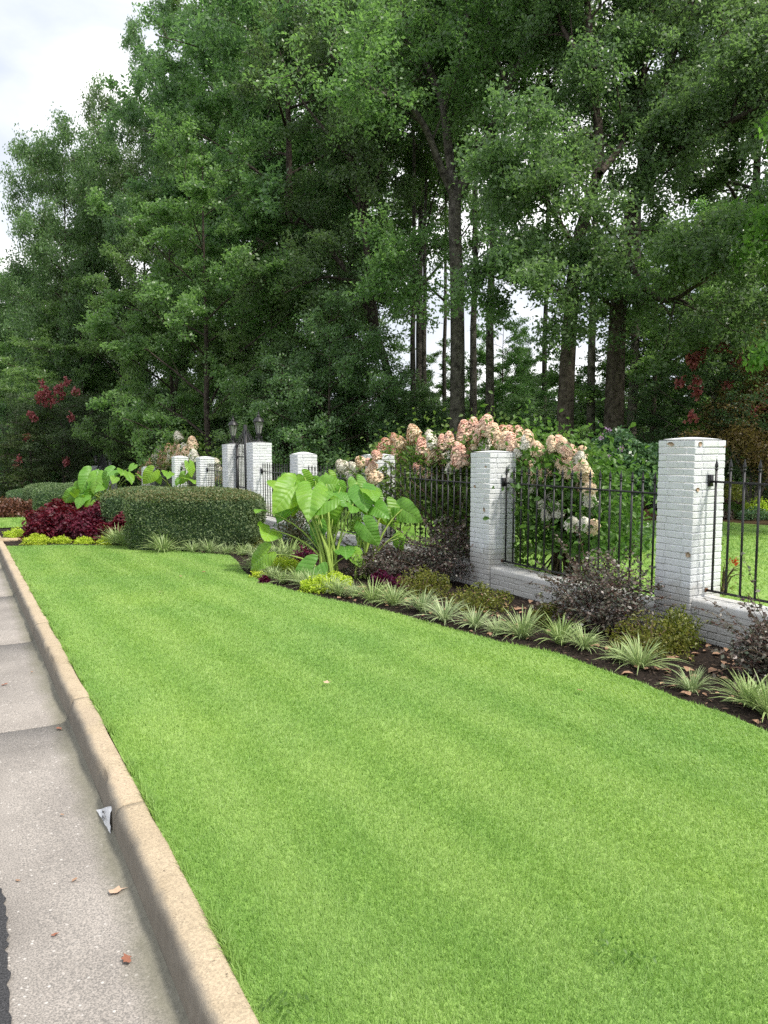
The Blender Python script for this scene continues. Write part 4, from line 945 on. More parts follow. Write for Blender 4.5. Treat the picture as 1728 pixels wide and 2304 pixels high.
# burgundy bedding, mound by mound
bpos = [((1.72, 18.1), (.62, .52, .62), 'burgundy-leaved plant mound, front left of the group'), ((2.42, 17.55), (.62, .50, .60), 'burgundy-leaved plant mound, front middle of the group'),
        ((2.95, 16.85), (.50, .45, .56), 'burgundy-leaved plant mound next to the large hedge'), ((1.95, 19.5), (.70, .6, .74), 'burgundy-leaved plant mound, back left of the group'),
        ((2.85, 18.9), (.70, .6, .72), 'burgundy-leaved plant mound, back right below the taro leaves'), ((2.3, 20.6), (.7, .6, .74), 'burgundy-leaved plant mound at the very back')]
for (x, y), r_, lb in bpos:
    bush('burgundy_plant', lb, 'plant', (x, y, bz(x, y)), r_, 3800, .095, 'leaf_burg', rs, 'burgundy bedding plants', six=False, asp=.55, up=.5, shell=.45, sprays=16, spl=.22, stems=6)
for (x, y, r_, lb) in ((1.5, 27.5, .9, 'bronze-red bedding at the left, beyond the burgundy mounds'), (2.4, 30.0, 1.0, 'bronze-red bedding farther up the road'), (1.3, 33.0, 1.0, 'most distant bronze-red bedding beside the kerb')):
    bush('bronze_bedding', lb, 'plant', (x, y, gzf(y)), (r_, r_, .55), 2200, .11, 'leaf_brown', rs, 'bronze bedding along the road', shell=.5)
# lime clumps
lime = [((40, 1218), .30, 'lime-yellow clump by the kerb, farther one'), ((82, 1229), .27, 'lime-yellow clump by the kerb, at the burgundy mound foot'), ((138, 1226), .20, 'lime-yellow clump first of three before the burgundy mounds'),
        ((190, 1227), .20, 'lime-yellow clump, middle of three before the burgundy mounds'), ((243, 1230), .21, 'lime-yellow clump beside the large hedge corner'),
        ((640, 1285), .27, 'lime-yellow clump left of the big taro stalks'), ((725, 1335), .25, 'lime-yellow clump beside the folded taro leaf'), ((760, 1318), .24, 'lime-yellow clump in front of the taro stalks'), ((592, 1305), .12, 'small lime-yellow clump by the red leaf at bed tip')]
for (px, py), r_, lb in lime:
    p = G(px, py - 6); bush('lime_plant', lb, 'plant', (p[0], p[1] + .1, bz(p[0], p[1] + .1)), (r_, r_, r_ * .75), 1700, .035, 'leaf_lime', rs, 'lime-yellow clumps', shell=.6, stems=4, sprays=24, spl=.06, smat='stem')
p = G(25, 1216); stn = mk('stepping_stone', *box(-.3, .3, -.18, .18, -.05, .03), M['stone']); stn.location = (p[0] + .05, p[1] + .2, bz(p[0], p[1]) + .01); tag(stn, 'flat tan stone slab by the kerb between lime clumps', 'stone')
# purple loropetalum, azaleas and small fillers
lo = [((1020, 1300), 6.0, (.55, .5, .72), 'purple-leaved loropetalum in front of the hydrangea pier', 26), 
      ((1370, 1385), 5.62, (.44, .52, .64), 'large purple-leaved loropetalum left of the nearest pier', 34), ((1800, 1440), 5.6, (.34, .42, .42), 'purple-leaved loropetalum at the right edge before the low wall', 26),
      ((880, 1255), 5.5, (.55, .6, .40), 'dark loropetalum right of the taro stalks, under the fence', 14)]
for (px, py), X, r_, lb, sp in lo:
    a = ray(px, py); y = X * a[1] / a[0]; y = min(y, 13)
    bush('loropetalum', lb, 'shrub', (X - .15, y, bz(min(X - .15, FX), y) - .02), r_, 5000, .040, 'leaf_loro', rs, 'purple loropetalum shrubs', six=False, asp=.62, up=.55, shell=.62, stems=5, sprays=sp + 14, spl=.42, lift=.12)
az = [((960, 1330), (.36, .34, .34), 'olive azalea beside the purple-red coleus'), ((1090, 1360), (.42, .32, .28), 'olive-yellow azalea below the hydrangea pier'), ((1480, 1455), (.40, .36, .34), 'olive azalea at the foot of the nearest pier'),
      ((1545, 1440), (.20, .20, .34), 'small upright azalea before the low wall'), ((560, 1232), (.34, .3, .30), 'bronze-green azalea at the right end of the large hedge'), ((1255, 1395), (.24, .22, .22), 'small olive azalea left of the large loropetalum')]
for (px, py), r_, lb in az:
    p = G(px, py); bush('azalea', lb, 'shrub', (p[0], p[1] + .1, bz(p[0], p[1])), r_, 1900, .036, 'leaf_azalea', rs, 'low olive azaleas', asp=.42, up=.35, shell=.75, sprays=10, spl=.12)
for (px, py), r_, lb in (((868, 1310), (.16, .16, .22), 'deep purple-red coleus right of the taro'), ((905, 1318), (.16, .16, .20), 'deep purple-red coleus beside the olive azalea'), ((690, 1262), (.24, .2, .32), 'dark red coleus behind the taro stalks, left'), ((601, 1312), (.06, .06, .09), 'tiny bright red plant at the bed tip')):
    p = G(px, py); bush('red_coleus', lb, 'plant', (p[0], p[1] + .1, bz(p[0], p[1])), r_, 420, .075, 'leaf_red', rs, 'purple-red coleus plants', asp=.4, up=.25, shell=.7, stems=5)
p = G(660, 1235); bush('tall_shrub', 'open green shrub between the large hedge and the taro', 'shrub', (p[0] + .2, p[1] + .2, bz(p[0], p[1])), (.5, .5, .85), 1500, .07, 'leaf_sharon', rs, asp=.35, up=.3, shell=.9, stems=10)
p = G(640, 1220); bush('tall_shrub', 'taller shrub with bronze tips rising behind the taro leaves', 'shrub', (5.3, 13.0, bz(5.3, 13)), (.4, .4, 1.30), 1100, .08, 'leaf_loro_green', rs, asp=.4, up=.3, shell=.9, stems=8)

# striped strap-leaf clumps along the lawn edge
def strap_mesh(seed, n=110, L=.36):
    rng = np.random.default_rng(seed); V = []; F = []; UV = []; o = 0
    for q_ in range(n):
        az_ = rng.uniform(0, 2 * math.pi); r0 = rng.uniform(0, .045); l = L * rng.uniform(.65, 1.25); sp = rng.uniform(.18, .95); k = 6; t = np.linspace(0, 1, k)
        d = np.array([math.cos(az_), math.sin(az_), 0]); s_ = np.array([-d[1], d[0], 0])
        Rr = r0 + l * (sp * t + .12 * t ** 2); Z = l * (np.sqrt(max(.05, 1 - sp ** 2 * .6)) * t - (.25 + .55 * sp * sp) * t ** 2.2 * .75)
        wd = .0050 * np.array([.8, 1, 1, .95, .7, .12]) * rng.uniform(.8, 1.25)
        cen = d[None] * Rr[:, None] + np.array([0, 0, 1.0]) * Z[:, None]; tw = s_[None] + np.array([0, 0, .3 * rng.normal()])
        for c_, w_ in zip(cen, wd): V += [c_ - tw[0] * w_, c_ + tw[0] * w_]
        UV += [(0, a) if b == 0 else (1, a) for a in t for b in (0, 1)]
        F += [(o + 2 * i_, o + 2 * i_ + 1, o + 2 * i_ + 3, o + 2 * i_ + 2) for i_ in range(k - 1)]; o += 2 * k
    return mesh('strap_leaves', V, np.array(F), M['strap'], uv=np.array(UV))
SM = [strap_mesh(70 + q_, 125 + 12 * (q_ % 3)) for q_ in range(6)]
lir = [(1725, 1600), (1652, 1580), (1548, 1545), (1450, 1498), (1383, 1475), (1310, 1455), (1240, 1440), (1178, 1432), (1113, 1420), (1056, 1408), (1000, 1395), (948, 1375), (888, 1360), (842, 1350), (800, 1340)]
lir2 = [(768, 1338), (745, 1330), (705, 1322), (675, 1312), (640, 1312), (618, 1300), (595, 1290), (575, 1280), (600, 1262), (572, 1250), (548, 1246), (512, 1246), (475, 1244), (435, 1242)]
def ordl(i): return ORD[i] if i < 20 else str(i)
for q_, (px, py) in enumerate(lir):
    p = G(px, py); lb = f'striped strap-leaf clump on the lawn edge, {ORD[q_]} from the right edge'
    p = p + np.array([random.uniform(-.03, .06), random.uniform(-.07, .07), 0]); o = ob('striped_grass_clump', SM[q_ % 6], None, (p[0], p[1], bz(p[0], p[1])), (random.uniform(-.08, .08), random.uniform(-.08, .08), random.uniform(0, 6.28)), random.uniform(.54, .92)); tag(o, lb, 'plant', 'striped strap-leaf edging clumps')
for q_, (px, py) in enumerate(lir2):
    p = G(px, py); lb = f'striped strap-leaf clump before the taro and hedge, {ORD[q_]} from its right end'
    o = ob('striped_grass_clump', SM[(q_ + 2) % 6], None, (p[0], p[1] + .05, bz(p[0], p[1] + .05)), (0, 0, random.uniform(0, 6.28)), random.uniform(.6, .95)); tag(o, lb, 'plant', 'striped strap-leaf edging clumps')
for q_, (px, py, lb) in enumerate(((365, 1240, 'thin strap-leaf clump under the front of the large hedge'), (280, 1228, 'large drooping strap-leaf clump at the left corner of the hedge'), (262, 1222, 'grassy strap-leaf clump between hedge corner and burgundy mound'), (620, 1258, 'strap-leaf clump behind the arching taro stalk'), (645, 1250, 'strap-leaf clump farther behind the arching taro stalk'))):
    p = G(px, py); o = ob('striped_grass_clump', SM[q_], None, (p[0], p[1] - .1, bz(p[0], p[1])), (0, 0, q_ * 1.3), 1.35); tag(o, lb, 'plant', 'striped strap-leaf edging clumps')

# ------------------------------------------------------------------ taro (elephant ears)
def taro_mesh(seed):
    rng = np.random.default_rng(seed)
    half = np.array([(.68, 0), (.60, .075), (.50, .17), (.36, .27), (.20, .34), (.03, .375), (-.13, .36), (-.27, .27), (-.335, .16), (-.31, .085), (-.20, .045), (-.09, .018), (-.03, .0)])
    d = np.concatenate([[0], np.cumsum(np.linalg.norm(np.diff(half, axis=0), axis=1))]); t = np.linspace(0, d[-1], 19); hx = np.interp(t, d, half[:, 0]); hy = np.interp(t, d, half[:, 1])
    ox = np.concatenate([hx, hx[-2:0:-1]]); oy = np.concatenate([hy, -hy[-2:0:-1]]); m_ = len(ox); rings = 7; V = [(0, 0, 0)]
    ph = rng.uniform(0, 6, 3)
    for r_ in range(1, rings + 1):
        f = r_ / rings
        for x_, y_, a in zip(ox * f, oy * f, np.arange(m_) / m_ * 2 * math.pi):
            q = x_ - .5 * abs(y_)
            z = -.42 * max(x_, 0) ** 2 - .55 * y_ ** 2 + .18 * abs(y_) + .008 * math.cos(q / .11 * 2 * math.pi) * min(1, abs(y_) / .08) + .022 * f ** 3 * math.sin(a * 7 + ph[0]) + .010 * f ** 3 * math.sin(a * 13 + ph[1]) - (.25 * min(0, x_ + .05) ** 2)
            V.append((x_, y_, z))
    V = np.array(V); F4 = []; F3 = [(0, 1 + j_, 1 + (j_ + 1) % m_) for j_ in range(m_)]
    for r_ in range(rings - 1):
        for j_ in range(m_): F4.append((1 + r_ * m_ + j_, 1 + (r_ + 1) * m_ + j_, 1 + (r_ + 1) * m_ + (j_ + 1) % m_, 1 + r_ * m_ + (j_ + 1) % m_))
    return mesh('leaf', V, [np.array(F3), np.array(F4)], M['taro'], smooth=True, uv=V[:, :2])
TM = [taro_mesh(q_) for q_ in range(4)]
def taro(name, label, leaves, base_px, dep, rng, spread=.16, rows=None):
    b0 = G(*base_px); t = thing(name, label, 'plant', (b0[0], b0[1], bz(b0[0], b0[1])), 0); bb = np.array(t.location)
    cpos = np.array([0, 0, CZ])
    for q_, (a, tip, dd) in enumerate(leaves):
        A = AD(a[0], a[1], dep + dd); Tp = AD(tip[0], tip[1], dep + dd); dv = Tp - A; view = nrm(cpos - A)
        N_ = nrm(view * rng.uniform(.55, 1.0) + np.array([0, 0, .42]) + rng.normal(0, .34, 3))
        # tip direction: the sight-plane vector slid along the view so that it lies in the blade's plane
        tdir = dv - view * (np.dot(dv, N_) / max(.25, np.dot(view, N_))); ln = np.linalg.norm(tdir)
        size = min(max(np.linalg.norm(dv) * 1.08 / .66, .20), .70); X_ = nrm(tdir); Y_ = np.cross(N_, X_); Mx = Matrix(np.stack([X_, Y_, N_], 1).tolist()).to_4x4()
        o = ob('leaf', TM[q_ % 4], t); o.matrix_local = Matrix.Translation(Vector((A - bb).tolist())) @ Mx @ Matrix.Diagonal((size, size * rng.uniform(.88, 1.05), size * rng.uniform(.8, 1.3), 1))
        ang = rng.uniform(0, 6.28); s0 = np.array([math.cos(ang) * spread * rng.random(), math.sin(ang) * spread * rng.random(), -.03])
        if rows is not None: s0[:2] += rows(a)
        A_ = A - bb; mid = s0 * .6 + A_ * .4 + np.array([0, 0, .28 * np.linalg.norm(A_ - s0)]); mid[:2] = s0[:2] * .75 + A_[:2] * .25
        S = bez(s0, mid, A_ - N_ * .004, 10); mk('stalk', *tube(S, np.linspace(.022, .008, 10) * (size / .55) ** .5, 7), M['stem'], t, smooth=True)
    return t
cv_ = lambda x, y: (560 + x * .2411, 1040 + y * .2411)
LV = [((410, 240), (230, 450), -.1), ((250, 180), (185, 300), .35), ((425, 255), (432, 440), .0), ((370, 320), (268, 530), .15), ((590, 270), (530, 612), -.2), ((720, 370), (535, 470), -.3), ((725, 205), (878, 205), .3),
      ((965, 410), (985, 562), -.15), ((900, 350), (800, 225), .1), ((745, 425), (765, 640), .05), ((1055, 270), (1100, 480), .2), ((1130, 260), (1262, 380), .2), ((1180, 420), (1325, 515), .1), ((1300, 430), (1380, 605), .3),
      ((1090, 600), (1195, 765), -.1), ((1060, 690), (1095, 830), .2), ((985, 850), (1040, 970), -.25), ((890, 790), (940, 1030), .0), ((650, 600), (620, 750), -.1), ((1430, 440), (1610, 545), .1), ((1450, 645), (1590, 712), -.1),
      ((125, 445), (0, 492), .1), ((200, 630), (122, 830), .0), ((150, 865), (-10, 985), -.25), ((590, 1005), (425, 1200), -.5), ((1395, 710), (1412, 835), .3), ((520, 140), (610, 240), .35), ((450, 165), (440, 290), .35),
      ((620, 175), (690, 230), .5), ((960, 200), (1005, 255), .5), ((800, 290), (785, 365), .3), ((330, 260), (300, 400), .3), ((660, 330), (640, 470), .2), ((1170, 300), (1230, 420), .35), ((840, 380), (870, 470), .3), ((560, 160), (520, 260), .45),
      ((1010, 190), (1060, 330), .4), ((430, 400), (400, 500), .35), ((300, 150), (330, 260), .45), ((480, 330), (430, 420), .25), ((700, 240), (640, 330), .3), ((860, 230), (930, 320), .3), ((1080, 420), (1150, 520), .25), ((560, 420), (590, 530), .3), ((820, 480), (800, 590), .25), ((980, 560), (1030, 660), .3), ((1240, 480), (1300, 590), .3), ((380, 200), (340, 300), .4), ((760, 130), (820, 220), .5)]
LV = [(cv_(*a), cv_(*b), d_) for a, b, d_ in LV]
rt_ = np.random.default_rng(81)
taro('elephant_ear', 'big clump of bright green elephant ears in the middle of the bed', LV, (742, 1292), 11.15, rt_, rows=lambda a: np.array([.45, -.12]) if a[0] > 815 else np.array([0, 0]))
c1 = lambda x, y: (x * .3617, 900 + y * .3617)
LF = [((560, 465), (500, 560), .2), ((600, 480), (575, 575), .1), ((655, 490), (610, 560), 0), ((715, 485), (700, 530), -.1), ((800, 465), (835, 520), .1), ((765, 440), (740, 500), .4), ((870, 470), (900, 520), .2), ((830, 410), (800, 440), .6),
      ((455, 585), (385, 628), .1), ((485, 595), (412, 640), 0), ((520, 600), (465, 665), 0), ((545, 580), (500, 640), .2), ((640, 540), (590, 560), 0), ((700, 440), (640, 470), .5), ((580, 540), (540, 600), .1), ((490, 530), (470, 580), .3), ((560, 640), (530, 690), -.1)]
taro('elephant_ear', 'second elephant ear clump behind the hedge, left of the far hydrangea', [(c1(*a), c1(*b), d_) for a, b, d_ in LF], (250, 1175), 18.6, rt_, .3)
LF2 = [((945, 455), (895, 515), 0), ((1045, 450), (1050, 525), 0), ((1180, 405), (1205, 470), 0), ((1170, 490), (1245, 520), -.1), ((1110, 500), (1095, 530), -.1), ((980, 480), (1000, 520), .1), ((1150, 470), (1120, 520), .1)]
taro('elephant_ear', 'three tall elephant ear leaves standing just above the large hedge', [(c1(*a), c1(*b), d_) for a, b, d_ in LF2], (400, 1185), 17.4, rt_, .4)

# ------------------------------------------------------------------ hydrangeas
def panicle(seed, mat):
    rng = np.random.default_rng(seed); n = 380; z = rng.random(n) ** .9; th = rng.uniform(0, 6.28, n); r_ = np.minimum(1, .55 + z * 3) * (1 - z) ** .45 * .46 + .02
    r_ = r_ * (1 - .25 * rng.random(n)); P = np.stack([r_ * np.cos(th), r_ * np.sin(th), z * .85 - .32], 1); Nn = nrm(np.stack([np.cos(th), np.sin(th), .5 + z], 1) + rng.normal(0, .25, (n, 3)))
    T = nrm(np.cross(Nn, rng.normal(size=(n, 3)))); B = np.cross(Nn, T); V = []; F = []; val = []
    lump = .5 + .5 * np.sin(P[:, 0] * 9 + seed) * np.cos(P[:, 2] * 8 + P[:, 1] * 7)
    for q_ in range(n):                     # each floret: four rounded petals as two crossed diamonds
        s_ = rng.uniform(.058, .088); o = len(V); p = P[q_]
        for a, b in ((T[q_], B[q_]), (nrm(T[q_] + B[q_]), nrm(B[q_] - T[q_]))):
            V += [p - a * s_, p - b * s_ * .8 + Nn[q_] * .02, p + a * s_, p + b * s_ * .8 + Nn[q_] * .02]
        F += [(o, o + 1, o + 2, o + 3), (o + 4, o + 5, o + 6, o + 7)]; vv = np.clip(.55 * lump[q_] + .45 * rng.random() - .25 + .4 * z[q_], 0, 1); val += [vv, vv]
    cV, cF = lathe([(.02, -.30), (.30, -.20), (.32, -.02), (.24, .22), (.11, .40), (.02, .46)], 9)
    F += (cF + len(V)).tolist(); V += list(cV); val += [.35] * len(cF)
    return mesh('flower_head', np.array(V), np.array(F), M[mat], v=np.array(val))
HM = {'p': [panicle(q_, 'hyd_pink') for q_ in (1, 2, 3)], 'o': [panicle(q_, 'hyd_peach') for q_ in (4, 5, 6)], 'c': [panicle(q_, 'hyd_cream') for q_ in (7, 8)]}
def hydrangea(label, heads, base_pt, rng, nleaf, leaf=.085, rad=.28, fill=(), zmin=.12):
    b = np.array([base_pt[0], base_pt[1], gzf(base_pt[1])]); t = thing('hydrangea', label, 'shrub', b, 0); acc = Acc(); cen = []
    for p, sz, kind in heads:
        d = nrm(np.array([p[0] - b[0], p[1] - b[1], (p[2] - b[2]) * 1.2]) + rng.normal(0, .2, 3)); o = ob('flower_head', random.choice(HM[kind]), t)
        o.rotation_euler = Vector(d.tolist()).to_track_quat('Z', 'Y').to_euler(); o.location = (p - b).tolist(); s_ = sz * rng.uniform(1.2, 1.75); o.scale = (s_ * rng.uniform(.9, 1.1), s_ * rng.uniform(.9, 1.1), s_ * rng.uniform(.9, 1.25))
        q = p - b; acc.add(*tube(bez(np.array([rng.normal(0, .12), rng.normal(0, .25), -.03]), np.array([q[0] * .5, q[1] * .45, q[2] * .75]), q, 8), np.linspace(.014, .005, 8), 5)); cen.append(q)
    for f in fill: cen.append(np.array(f) - b)
    cen = np.array(cen); idx = rng.integers(0, len(cen), nleaf); P = cen[idx] + rng.normal(0, 1, (nleaf, 3)) * rad + np.array([.30, 0, -.34]); P[:, 2] = np.where(P[:, 2] < zmin, zmin + np.abs(P[:, 2] - zmin) * .4, P[:, 2])
    V, F = cards(P, leaf, rng, up=.4, asp=.6, six=True, droop=.3); tone = rng.random(nleaf)
    acc.out('stems', M['stem_brown'], t); mk('leaves', V, F, M['leaf_hydr'], t, v=np.concatenate([tone, tone])); return t
c3 = lambda x, y: (750 + x * .3617, 900 + y * .3617)
HA = [(60, 415, 36, 'c'), (108, 478, 33, 'c'), (175, 390, 38, 'o'), (130, 420, 28, 'c'), (240, 410, 36, 'p'), (255, 480, 42, 'o'), (300, 310, 38, 'p'), (330, 280, 34, 'p'), (380, 240, 32, 'p'), (390, 335, 28, 'p'), (415, 275, 32, 'o'), (500, 200, 42, 'o'),
      (560, 405, 42, 'o'), (545, 445, 34, 'o'), (560, 305, 38, 'p'), (592, 300, 38, 'p'), (625, 335, 32, 'o'), (605, 245, 32, 'c'), (720, 250, 40, 'p'), (680, 412, 30, 'o'), (700, 330, 32, 'c'), (790, 360, 46, 'p'), (822, 195, 40, 'p'), (870, 182, 42, 'p'),
      (950, 170, 46, 'p'), (910, 190, 38, 'p'), (875, 270, 34, 'p'), (980, 250, 32, 'p'), (650, 360, 30, 'o'), (270, 350, 30, 'p')]
HB = [(1060, 222, 44, 'p'), (1110, 230, 46, 'p'), (1090, 265, 40, 'o'), (1150, 210, 36, 'p'), (1215, 240, 32, 'o'), (1145, 335, 24, 'c'), (1270, 310, 34, 'o'), (1220, 405, 36, 'o'), (1355, 255, 28, 'o'), (1390, 290, 38, 'p'), (1450, 312, 38, 'p'), (1550, 335, 36, 'o'),
      (1550, 415, 34, 'o'), (1440, 430, 40, 'o'), (1410, 395, 32, 'o'), (1290, 470, 38, 'o'), (1250, 490, 36, 'o'), (1345, 445, 30, 'o'), (1555, 520, 40, 'o'), (1595, 550, 42, 'o'), (1595, 615, 42, 'c'), (1625, 670, 38, 'c'), (1365, 620, 36, 'c'), (1310, 665, 36, 'c'),
      (1400, 690, 34, 'c'), (1355, 760, 34, 'o'), (1485, 770, 36, 'c'), (1560, 700, 30, 'c'), (1615, 790, 38, 'o'), (1320, 720, 30, 'c'), (1560, 770, 30, 'c'), (1390, 345, 30, 'c'), (1240, 540, 30, 'c'), (1570, 460, 34, 'o')]
rh = np.random.default_rng(91)
HA += [(a_ + rh.uniform(-45, 45), b_ + rh.uniform(5, 45), r_ * .9, 'pocp'[int(rh.integers(0, 4))]) for a_, b_, r_, c_ in HA[6:28]]
HB += [(a_ + rh.uniform(-40, 40), b_ + rh.uniform(-5, 45), r_ * .9, 'poco'[int(rh.integers(0, 4))]) for a_, b_, r_, c_ in HB[0:18]]
def heads(lst, cf, Xf, k=.3617):
    o = []
    for x, y, r_, c_ in lst:
        px, py = cf(x, y); X = Xf(px); p = AX(px, py, X); dep = p[0] * math.sin(YAW) + p[1] * math.cos(YAW); o.append((p, r_ * k / 1737 * dep * 2.0, c_))
    return o
ha = heads(HA, c3, lambda px: 5.85 if px < 850 else rh.uniform(6.7, 7.2)); hb_ = heads(HB, c3, lambda px: rh.uniform(6.45, 6.95))
fa = [np.array([rh.uniform(6.6, 7.3), rh.uniform(8.7, 11.2), rh.uniform(.4, 1.5)]) for _ in range(34)]; fb = [np.array([rh.uniform(6.7, 7.5), rh.uniform(7.5, 8.8), rh.uniform(.9, 1.5)]) for _ in range(12)]
hydrangea('pink flowering hydrangea behind the fence, left of its white pier', ha, (7.1, 10.1), rh, 9500, fill=fa)
hydrangea('pink and cream hydrangea behind the fence, right of its white pier', hb_, (7.3, 7.9), rh, 6500, fill=fb, zmin=.45)
HC = [(1020, 350, 22, 'o'), (1075, 350, 24, 'c'), (965, 440, 24, 'p'), (925, 445, 22, 'o'), (1120, 370, 20, 'p'), (1108, 230, 24, 'c'), (1195, 275, 24, 'o'), (1145, 300, 20, 'c'), (1010, 322, 24, 'c'), (1100, 335, 26, 'o'), (1135, 330, 26, 'o'), (1165, 352, 26, 'o'), (980, 368, 22, 'c'), (950, 392, 26, 'p'), (1050, 375, 22, 'o'), (930, 412, 26, 'p'), (900, 440, 26, 'p'), (960, 420, 26, 'o'), (990, 455, 22, 'c'), (1205, 350, 20, 'c'), (1058, 312, 22, 'o'), (1015, 385, 24, 'o'), (890, 465, 24, 'p'), (1100, 285, 16, 'o')]
hc = heads([(a_, b_, r_ * 1.3, k_) for a_, b_, r_, k_ in HC], c1, lambda px: 6.8)
hydrangea('far peach hydrangea behind the fence, above the second taro clump', hc, (7.3, 26.2), rh, 3000, .11, .40, [np.array([7.2, rh.uniform(24.5, 28), rh.uniform(.2, 1.2)]) for _ in range(10)])
HD = [(487, 1040, 7, 'c'), (493, 1058, 7, 'c'), (482, 1066, 7, 'o'), (492, 1078, 7, 'o'), (486, 1052, 7, 'c')]
hydrangea('small bit of cream hydrangea seen through pickets by the left lantern pier', heads(HD, lambda x, y: (x, y), lambda px: 7.0, 1.0), (7.1, 21.8), rh, 700, .09, .25)

# ------------------------------------------------------------------ garden behind the fence
p = base(1395, 13.2); sh = bush('rose_of_sharon', 'tall dense dark green rounded shrub behind the fence, left of the nearest pier', 'shrub', p, (.85, .85, 1.05), 13000, .075, 'leaf_sharon', rs, six=False, asp=.6, up=.45, shell=.4, lift=.95, sprays=40, spl=.35, stems=12)
blooms(sh, [np.array(AD(px, py, 12.4)) - p for px, py in ((1368, 967), (1372, 1028), (1400, 1010), (1352, 985))], .055, 'purple', 14, rb, 'flower')
p = base(1355, 14); bush('garden_shrub', 'dark low shrub under the tall rounded shrub', 'shrub', p, (1.1, .8, .55), 5000, .07, 'leaf_holly', rs, shell=.5)
# rose bush with one orange-red bloom
p = G(1640, 1335); p = np.array([7.9, 6.0 , gzf(6)]); ro = bush('rose_bush', 'sparse rose bush with one orange-red bloom, behind the right fence panel', 'shrub', p, (.28, .28, .62), 260, .035, 'leaf_azalea', rs, shell=.9, stems=13)
blooms(ro, [np.array(AX(1652, 1263, 7.9)) - p], .05, 'rose_red', 26, rb, 'flower')
# far garden bed on the right
q_ = [base(1530, 21), base(1800, 19.5), base(1830, 24), base(1560, 25)]
mk_b = mk('garden_bed', [(a[0], a[1], gzf(a[1]) + .01) for a in q_], np.array([[0, 1, 2, 3]]), M['mulch']); tag(mk_b, kind='structure')
for px, dep, r_, n, lf, mt, lb in ((1640, 22.5, (1.1, .5, .35), 4000, .05, 'leaf_pinkhedge', 'pink-bronze clipped shrub in the far garden bed'), (1640, 23.6, (1.2, .6, .75), 3500, .07, 'leaf_azalea', 'green shrub above the pink-bronze one in the far bed'),
                                   (1650, 20.6, (.45, .4, .4), 1500, .06, 'leaf_hydr', 'yellow-green low shrub left of the bronze maple stems'), (1715, 20.4, (.55, .5, .5), 1800, .06, 'leaf_lime', 'yellow-green leafy plant right of the bronze maple stems'),
                                   (1705, 19.8, (.5, .4, .3), 1500, .05, 'leaf_sharon', 'low dark mound at the front of the far garden bed'), (1625, 20.2, (.4, .35, .28), 1200, .05, 'leaf_loro', 'low purplish mound at the front of the far bed, beside the pier'),
                                   (1745, 21.5, (.9, .8, 1.0), 4000, .07, 'leaf_holly', 'dark shrub at the right edge of the far garden bed'), (1500, 24, (1.4, 1.0, 1.2), 5000, .09, 'leaf_holly', 'dark evergreen shrub left of the nearest pier, far back'), (1460, 20, (.5, .4, .25), 900, .06, 'leaf_brown', 'small orange-brown plant seen just left of the nearest pier')):
    b = base(px, dep); bush('garden_shrub', lb, 'shrub', b, r_, n, lf, mt, rs, 'shrubs of the far garden bed', shell=.5, lift=.0 if r_[2] < .7 else .1)

# ------------------------------------------------------------------ small things lying about
def dead_leaf(seed, mat, L=.07):
    rng = np.random.default_rng(seed); n = 12; a = np.arange(n) / n * 2 * math.pi; r_ = L / 2 * (1 + .35 * np.cos(a * 5 + seed) * rng.uniform(.5, 1, n)) * np.array([1.2 if abs(math.sin(t)) < .4 else .8 for t in a])
    V = [(0, 0, .004)] + [(r_[i] * math.cos(a[i]), r_[i] * math.sin(a[i]) * .75, .003 + .012 * abs(math.sin(a[i] * 1.5 + seed)) * rng.random()) for i in range(n)]
    return mesh('dead_leaf', V, np.array([(0, 1 + i, 1 + (i + 1) % n) for i in range(n)]), M[mat])
DL = {m_: [dead_leaf(q_, m_) for q_ in range(3)] for m_ in ('dead_brown', 'dead_red', 'dead_tan')}
litter = [((262, 2006), 'dead_tan', 1.2, 'curled tan dead leaf in the gutter'), ((285, 2160), 'dead_red', 1.0, 'reddish dead leaf lowest in the gutter'), ((124, 2104), 'dead_red', .5, 'tiny red leaf scrap in the middle of the gutter'), ((133, 1640), 'dead_red', .9, 'red dead leaf by the gutter joint'),
          ((10, 1541), 'dead_red', .9, 'red dead leaf at the left edge of the gutter'), ((140, 1834), 'dead_brown', .4, 'tiny dark leaf scrap in the gutter beside the paper'), ((168, 1980), 'dead_brown', .5, 'dark curled leaf scrap in the gutter'), ((40, 1982), 'dead_brown', .4, 'small dark leaf scrap near the asphalt edge'),
          ((72, 1512), 'dead_brown', .5, 'small brown leaf up the gutter'), ((30, 1320), 'dead_brown', .8, 'distant brown leaf in the gutter')]
for q_, ((px, py), mt, s_, lb) in enumerate(litter):
    p = G(px, py, -.155); o = ob('dead_leaf', DL[mt][q_ % 3], None, (p[0], p[1], p[2] + .002), (0, 0, q_ * 1.7), s_ * .8); tag(o, lb, 'leaf', 'dead leaves in the gutter')
for q_, ((px, py), mt, s_, lb) in enumerate((((735, 1542), 'dead_tan', .8, 'pale dead leaf lying alone on the lawn'), ((1305, 1560), 'dead_brown', .7, 'dark dead leaf on the right part of the lawn'), ((363, 1335), 'dead_tan', .7, 'small yellowish leaf far up the lawn'), ((407, 1300), 'dead_brown', .7, 'brown leaf far up the lawn'), ((458, 1290), 'dead_red', .8, 'reddish leaf on the lawn near the bed tip'))):
    p = G(px, py); o = ob('dead_leaf', DL[mt][q_ % 3], None, (p[0], p[1], p[2] + .022), (.2, .1, q_ * 1.7), s_); tag(o, lb, 'leaf', 'dead leaves on the lawn')
